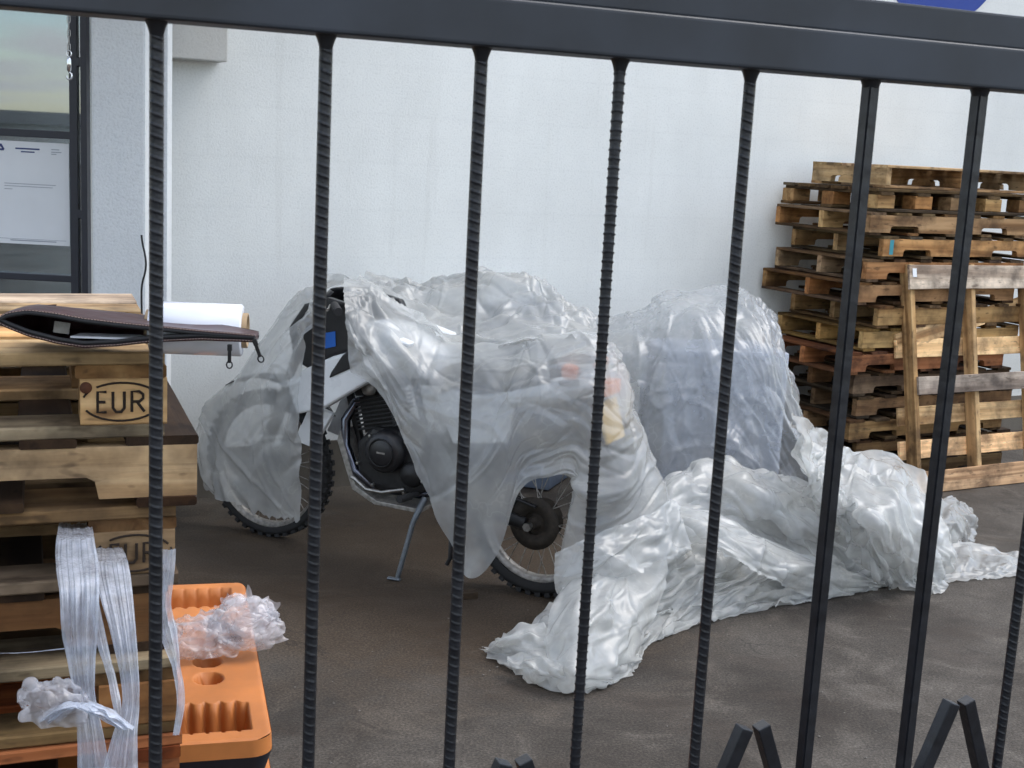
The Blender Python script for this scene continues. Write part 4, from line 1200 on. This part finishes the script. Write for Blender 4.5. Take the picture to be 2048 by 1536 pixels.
# pallet carrying the trays
for y in (.06, .3, .54):
    plank(sup, (TL / 2, y, tb_ * .35), TL, .09, tb_ * .7 - .002, 'x', 'stringer', (.7, .6, .5, 1))
for k in range(6):
    plank(sup, (.06 + (TL - .12) * k / 5, TW / 2, tb_ * .7 + tb_ * .15 + .003), TW, .1, tb_ * .3, 'y', 'deck_plank', (.7, .6, .5, 1))
tag(sup, 'low worn pallet on the ground under the orange trays', 'pallet')

# ------------------------------------------------------------------ film roll and leather case on the left stack
ax0 = CAM + ray(486, 652) * 2.12
rr = .043
zc = LTOP + rr
ax0[2] = zc
rd = np.array([math.cos(R(6)), math.sin(R(6)), 0])
roll = empty('film_roll', (float(ax0[0]), float(ax0[1]), zc), R(6))
tag(roll, 'white roll of stretch film lying behind the leather case on the pallets', 'film roll')
MB().lathe([(.028, 0), (rr - .003, 0), (rr, -.003), (rr, -.145), (rr - .003, -.148), (.028, -.148)], 48, 'X').build('wound_film', ROLLF, roll)
MB().lathe([(.024, .008), (.029, .008), (.029, -.155), (.024, -.155)], 32, 'X', closed=True).build('card_core', CARD, roll)

case = empty('leather_case', (0, 0, 0)); 
cd0 = CAM + ray(257, 690) * 2.0
case.location = (float(cd0[0]), float(cd0[1]), LTOP - .002); case.rotation_euler = (0, 0, R(1))
tag(case, 'dark brown leather zip case lying open mouthed on the topmost pallet', 'case')
# local x: along the open front edge (-.22 .. .20), y: away from the camera, z: up
def lip(t):                                     # t 0..1 from left end to right end -> front edge heights
    xs = [0, .03, .11, .22, .32, .45, .59, .785, 1.0]
    lo = [.054, .048, .036, .026, .021, .026, .035, .043, .045]
    hi = [.066, .074, .080, .076, .070, .066, .063, .060, .0585]
    return np.interp(t, xs, lo), np.interp(t, xs, hi)
def cover_mesh(which):
    nx, ny = 40, 12
    v, f = [], []
    for i in range(nx + 1):
        t = i / nx
        lo, hi = lip(t)
        for j in range(ny + 1):
            s = j / ny
            x = -.200 + .395 * t
            back = .035 + .13 * (1 - t) ** .7
            if which == 'up':
                zz_ = hi + (.066 - .008 * t - hi) * s + .004 * math.sin(3.1 * t + 2) * math.sin(math.pi * s)
            else:
                zz_ = lo + (.010 + .035 * t ** .6 - lo) * s
            v.append((x, back * s + .012 * math.sin(math.pi * t), zz_))
    for i in range(nx):
        for j in range(ny):
            a = i * (ny + 1) + j
            f.append((a, a + ny + 1, a + ny + 2, a + 1))
    return v, f
for which, nm in (('up', 'upper_cover'), ('lo', 'lower_cover')):
    v, f = cover_mesh(which)
    o = MB().add(v, f, True).build(nm, LEATHER, case)
    sm = o.modifiers.new('thick', 'SOLIDIFY'); sm.thickness = .005; sm.offset = -1 if which == 'up' else 1
    bv = o.modifiers.new('round', 'BEVEL'); bv.width = .0015; bv.segments = 2; bv.limit_method = 'ANGLE'
    pts, pst = [], []
    for i in range(41):
        t = i / 40; lo, hi = lip(t)
        x = -.200 + .395 * t; y = .012 * math.sin(math.pi * t)
        pts.append((x, y + .002, (hi - .006) if which == 'up' else (lo + .008)))
        pst.append((x, y - .0012, (hi - .0015) if which == 'up' else (lo + .003)))
    MB().tube(pts, .0042, 6, flat=.9).build('zip_tape', ZIPM, o)
    st = MB()
    for i in range(0, 40):
        a, b_ = Vector(pst[i]), Vector(pst[i + 1])
        for q in (0, .5):
            st.tube([a + (b_ - a) * (q + .05), a + (b_ - a) * (q + .38)], .0006, 4)
    st.build('stitching', THREAD, o)
v, f = [], []
for i in range(9):                              # closed left end
    t = i / 8
    for j in range(9):
        q_ = j / 8
        z0_, z1_ = .052 + (.010 - .052) * t, .066
        v.append((-.200 - .007 * math.sin(math.pi * q_) + .03 * max(0, t - .8) / .2, .175 * t, z0_ + (z1_ - z0_) * q_))
for i in range(8):
    for j in range(8):
        a = i * 9 + j; f.append((a, a + 1, a + 10, a + 9))
MB().add(v, f, True).build('end_gusset', LEATHER, case)
v, f = [], []
for i in range(17):                             # spine along the back
    t = i / 16
    for j in range(5):
        q_ = j / 4
        z0_, z1_ = .010 + .035 * t ** .6, .066 - .008 * t
        v.append((-.200 + .395 * t, .035 + .13 * (1 - t) ** .7 + .012 * math.sin(math.pi * t) + .006 * math.sin(math.pi * q_), z0_ + (z1_ - z0_) * q_))
for i in range(16):
    for j in range(4):
        a = i * 5 + j; f.append((a, a + 1, a + 6, a + 5))
MB().add(v, f, True).build('spine', LEATHER, case)
MB().box((0, 0, 0), (.22, .05, .003)).build('papers', PAPER, case, loc=(.01, .055, .036), rot=(R(-2), R(-1), 0))
MB().box((0, 0, 0), (.024, .003, .018)).build('label_card', DULL, case, loc=(-.120, .05, .046), rot=(0, R(8), R(20)))
for px_, pz_, rx_ in ((.158, .040, 0.0), (.196, .050, .35)):
    zp = MB().box((0, 0, -.004), (.007, .005, .010)).box((0, -.001, -.018), (.0055, .003, .020))
    zp.tube([(.0045 * math.cos(R(a)), -.001, -.031 + .0055 * math.sin(R(a))) for a in range(0, 361, 30)], .0013, 6, cap=False)
    zp.build('zip_pull', CASTB, case, loc=(px_, -.004, pz_), rot=(0, -rx_, 0), bevel=.0006)

# ------------------------------------------------------------------ stretch film rags
def strand(name, label, pts, wd, seed, mat=STRETCH, folds=11, n=80, tks=.28):
    rng = np.random.default_rng(seed)
    c = spline(np.array([q[0] for q in pts], float), n, 0)
    wv = np.interp(np.linspace(0, len(pts) - 1, n), np.arange(len(pts)), [q[1] for q in pts]) if not isinstance(wd, float) else np.full(n, wd)
    k = 56
    ph = rng.uniform(0, 6.28, 5)
    nzs = spline(rng.standard_normal((14, 7)), n, 0)
    nzs = spline(nzs, k, 1)
    v, f = [], []
    side = np.array([math.cos(R(10)), math.sin(R(10)), 0])
    outw = np.array([math.sin(R(10)), -math.cos(R(10)), 0])
    for i in range(n):
        s = i / n
        for j in range(k):
            a = -1 + 2 * j / (k - 1)
            fold = math.sin(a * folds + ph[0] + 2.0 * s) * .45 + .35 * math.sin(a * folds * 2.3 + ph[1] - 3 * s) + .25 * math.sin(a * folds * 4.1 + ph[3] + 5 * s) + .3 * nzs[i, j]
            p = c[i] + side * a * wv[i] * (1 + .12 * math.sin(9 * s + ph[2])) + outw * wv[i] * tks * (fold + .8 * (1 - a * a))
            v.append(p)
    for i in range(n - 1):
        for j in range(k - 1):
            a = i * k + j
            f.append((a, a + k, a + k + 1, a + 1))
    o = MB().add(v, f, True).build(name, mat)
    if label: tag(o, label, 'film strand', 'torn stretch film hanging from the pallets')
    return o
def fp(px, py, d=1.93, wpx=40):
    return (CAM + ray(px, py) * d, wpx / FPX * d)
strand('film_strand', 'broad bunched strand of clear film hanging from the third pallet down the stack', [fp(150, 1045, 2.3, 36), fp(150, 1064, 2.06, 38), fp(152, 1110, 1.98, 40), fp(158, 1180, 1.89, 36), fp(160, 1280, 1.89, 33), fp(168, 1380, 1.89, 24), fp(180, 1460, 1.88, 27), fp(190, 1560, 1.88, 32)], None, 61)
strand('film_strand', 'slanting bunched strand of clear film just beside the broad one', [fp(214, 1085, 2.3, 26), fp(220, 1108, 2.05, 30), fp(226, 1150, 1.97, 30), fp(240, 1230, 1.89, 26), fp(255, 1320, 1.88, 22), fp(262, 1400, 1.88, 18), fp(250, 1470, 1.87, 24), fp(238, 1560, 1.87, 34)], None, 62)
strand('film_strand', 'thin sideways film strand stretched across the pale block', [fp(5, 1306, 1.93, 5), fp(60, 1304, 1.90, 8), fp(130, 1296, 1.89, 9), fp(170, 1290, 1.9, 8)], None, 63, folds=4)
strand('film_strand', 'narrow film strand curling between the two hanging bunches', [fp(185, 1190, 1.92, 8), fp(205, 1290, 1.91, 10), fp(222, 1350, 1.91, 9), fp(232, 1400, 1.9, 8), fp(236, 1430, 1.9, 5)], None, 64, folds=4)
strand('film_strand', 'knotted film strand tied across the two hanging bunches', [fp(95, 1440, 1.88, 20), fp(150, 1405, 1.86, 28), fp(200, 1420, 1.85, 24), fp(255, 1455, 1.86, 16)], None, 65, folds=8, tks=.6)
strand('film_strand', 'twisted film strand hanging off the end of the pallets', [fp(334, 1098, 2.04, 16), fp(332, 1150, 2.05, 14), fp(326, 1210, 2.06, 16), fp(335, 1260, 2.08, 22), fp(352, 1330, 2.08, 8), fp(362, 1400, 2.08, 7), fp(352, 1470, 2.08, 6)], None, 66, folds=6)

def rag(name, label, centre, rad, seed, mat=STRETCH, amp=.35, layers=2):
    e = empty(name, tuple(map(float, centre)))
    tag(e, label, 'plastic film', 'crumpled stretch film rags')
    for q in range(layers):
        rng = np.random.default_rng(seed * 10 + q)
        n, m = 110, 90
        net = []
        for i in range(7):                      # a loosely bunched bag shape
            th = -.35 + 2.6 * i / 6
            row = []
            for j in range(6):
                ph = -1.5 + 3.0 * j / 5
                k = 1 + amp * .35 * rng.standard_normal()
                row.append((rad[0] * k * math.sin(ph), -rad[1] * k * math.cos(th) * math.cos(ph), rad[2] * (k * math.sin(th) * math.cos(ph * .8) - .25) * (1 - .15 * q)))
            net.append(row)
        o = sheet('film_layer', net, (n, m), mat, e, slack=.02, big=(5, 10, .16, 4), small=None, seed=seed * 3 + q, grav=0, floor=-rad[2] * .62, iters=(30, 20, 0), soft=0, cr=(1500, .5, (.006, .022), (.03, .12)), hem=.01)
    return e
RAGM = film_mat('crumpled_stretch_film', .22, .46, cb=.12, cs=45, col=(.9, .88, .9), rough=.1, trans=.5, nscale=16, dirt=.05)
q = on_z(488, 1300, TZ); q[2] = TZ + .07
rag('film_rag', 'frosty crumpled ball of film lying on the orange tray', q, (.085, .075, .085), 3, RAGM, .35, 3)
q = on_z(405, 1310, TZ); q[2] = TZ + .045
rag('film_rag', 'smaller film wad between the frosty ball and the pallets', q, (.09, .06, .055), 5, RAGM, .35, 2)
rag('film_rag', 'loose clear wad hanging low in front of the bottom pallets', CAM + ray(110, 1410) * 1.88, (.045, .018, .045), 7, RAGM, .35, 1)

# ------------------------------------------------------------------ fence in the foreground
FA = R(22)
fdir = np.array([math.cos(FA), math.sin(FA), 0]); fnn = np.array([-fdir[1], fdir[0], 0])
F0 = CAM + ray(312, 768) * .90
SP = .115
fence = empty('iron_fence', (float(F0[0]), float(F0[1]), 0), FA)
tag(fence, 'black iron fence of ribbed bars under a heavy top rail', 'fence')
ZR = 1.9225
BL = 1.55
def rebar_mesh():
    n, pz = 14, .0072
    st = .0072 / 9
    nzz = int(BL / st)
    v, f = [], []
    for i in range(nzz + 1):
        zz_ = -i * st
        for k in range(n):
            th = 2 * math.pi * k / n
            side = abs(math.cos(th))
            cres = max(0, 1 - (abs(((th / math.pi) % 1.0) - .5) * 2) ** 3.0)
            ph = ((zz_ / pz) + .22 * math.cos(th)) % 1.0
            rib = max(0, 1 - abs(ph - .5) / .13)
            r_ = .0043 + .0008 * rib * cres
            if abs(math.sin(th)) < .2: r_ += .0005
            v.append((r_ * math.cos(th), r_ * math.sin(th), zz_))
    for i in range(nzz):
        for k in range(n):
            f.append((i * n + k, i * n + (k + 1) % n, (i + 1) * n + (k + 1) % n, (i + 1) * n + k))
    mb = MB().add(v, f, True)
    mb.lathe([(.0044, -.010), (.0054, -.006), (.0064, -.003), (.0085, .001)], 14, 'Z')
    return mb.mesh('ribbed_bar')
rme = rebar_mesh(); rme.materials.append(IRON)
sqm = MB().box((0, 0, -BL / 2), (.0112, .0112, BL)); sqm.lathe([(.0070, -.006), (.0078, -.003), (.0095, .001)], 12, 'Z')
sme = sqm.mesh('square_bar'); sme.materials.append(IRON)
bm = bmesh.new(); bm.from_mesh(sme)
bmesh.ops.bevel(bm, geom=[e for e in bm.edges if abs((e.verts[0].co - e.verts[1].co).z) > 1], offset=.0012, segments=2, affect='EDGES')
bm.to_mesh(sme); bm.free()
rots = [-.1, -.22, -.33, 1.1, -.5, 0, 0, -.6]
jx = [0, 0, .001, -.001, 0, .001, 0, 0, 0]
for k in range(-6, 20):
    if k in (5, 6, 13, 14):
        put('square_bar', sme, IRON, fence, (k * SP + jx[k % 8], 0, ZR), (0, 0, .12))
    else:
        put('ribbed_bar', rme, IRON, fence, (k * SP + (jx[k] if 0 <= k < 8 else 0), 0, ZR), (0, 0, rots[k % 8]))
x0_, x1_ = -.75, 2.30
MB().box(((x0_ + x1_) / 2, 0, ZR + .0175), (x1_ - x0_, .034, .035)).build('top_rail', RAILM, fence, bevel=.003, seg=3)
MB().box(((x0_ + x1_) / 2, .010, ZR + .0495), (x1_ - x0_, .032, .028)).build('cap_rail', RAILM, fence, bevel=.002, seg=2)
for k in (-3.5, -1.5, .5, 2.5, 4.5, 6.5, 8.5, 10.5, 12.5, 14.5, 16.5):
    kk = k if k in (2.5, 4.5, 6.5) else 4.5
    zt__ = float(on_plane({2.5: 1018, 4.5: 1505, 6.5: 1915}[kk], {2.5: 1522, 4.5: 1452, 6.5: 1402}[kk], F0, fnn)[2])
    for s in (-1, 1):
        rot = Matrix.Rotation(s * R(-21), 3, 'Y')
        mb = MB().box(rot @ Vector((0, 0, -.11)), (.0125, .0125, .22), rot)
        mb.build('chevron_bar', IRON, fence, bevel=.001, loc=(k * SP + s * .0085, 0, zt__))
MB().box(((x0_ + x1_) / 2, 0, ZR - .84), (x1_ - x0_, .03, .03)).build('bottom_rail', IRON, fence, bevel=.003)
for xx in (x0_, x1_):
    MB().box((xx, 0, (ZR + .0665) / 2), (.05, .05, ZR + .0665)).build('post', IRON, fence, bevel=.003)

# ------------------------------------------------------------------ small litter on the ground
q = on_z(935, 1195)
tag(MB().box((0, 0, .014), (.075, .05, .028)).build('wood_scrap', WOOD, bevel=.003, loc=tuple(map(float, q)), rot=(0, 0, .4), color=(.15, .13, .11, 1)), 'small dark wooden offcut on the ground near the rear wheel', 'offcut')

rng = np.random.default_rng(5)
mb = MB()
for k in range(70):
    px_, py_ = rng.uniform(560, 2040), rng.uniform(1180, 1530)
    q = on_z(px_, py_)
    r_ = float(rng.uniform(.002, .006)) * (2.0 if rng.random() < .08 else 1)
    vv = [(q[0] + r_ * x * rng.uniform(.7, 1.3), q[1] + r_ * y * rng.uniform(.7, 1.3), max(0.0005, r_ * (z + .6) * .7)) for x, y, z in ((1, 0, 0), (-1, 0, 0), (0, 1, 0), (0, -1, 0), (0, 0, 1), (0, 0, -.6))]
    mb.add(vv, [(0, 2, 4), (2, 1, 4), (1, 3, 4), (3, 0, 4), (2, 0, 5), (1, 2, 5), (3, 1, 5), (0, 3, 5)])
tag(mb.build('grit', plain('pale_grit', (.16, .145, .125), .9)), 'scattered pale grit on the yard floor', 'grit', kind='stuff')
rs = on_z(1122, 1364, .028)
m = MB(); n = 14
m.add([(float(rs[0]), float(rs[1]), .034)] + [(float(rs[0]) + .018 * math.cos(2 * math.pi * k / n) * random.uniform(.6, 1.3), float(rs[1]) + .02 * math.sin(2 * math.pi * k / n) * random.uniform(.6, 1.3), .028) for k in range(n)], [(0, 1 + k, 1 + (k + 1) % n) for k in range(n)], True)
m.build('rust_stain', plain('rust', (.42, .20, .06), .8, 0, .4, 60), heap)
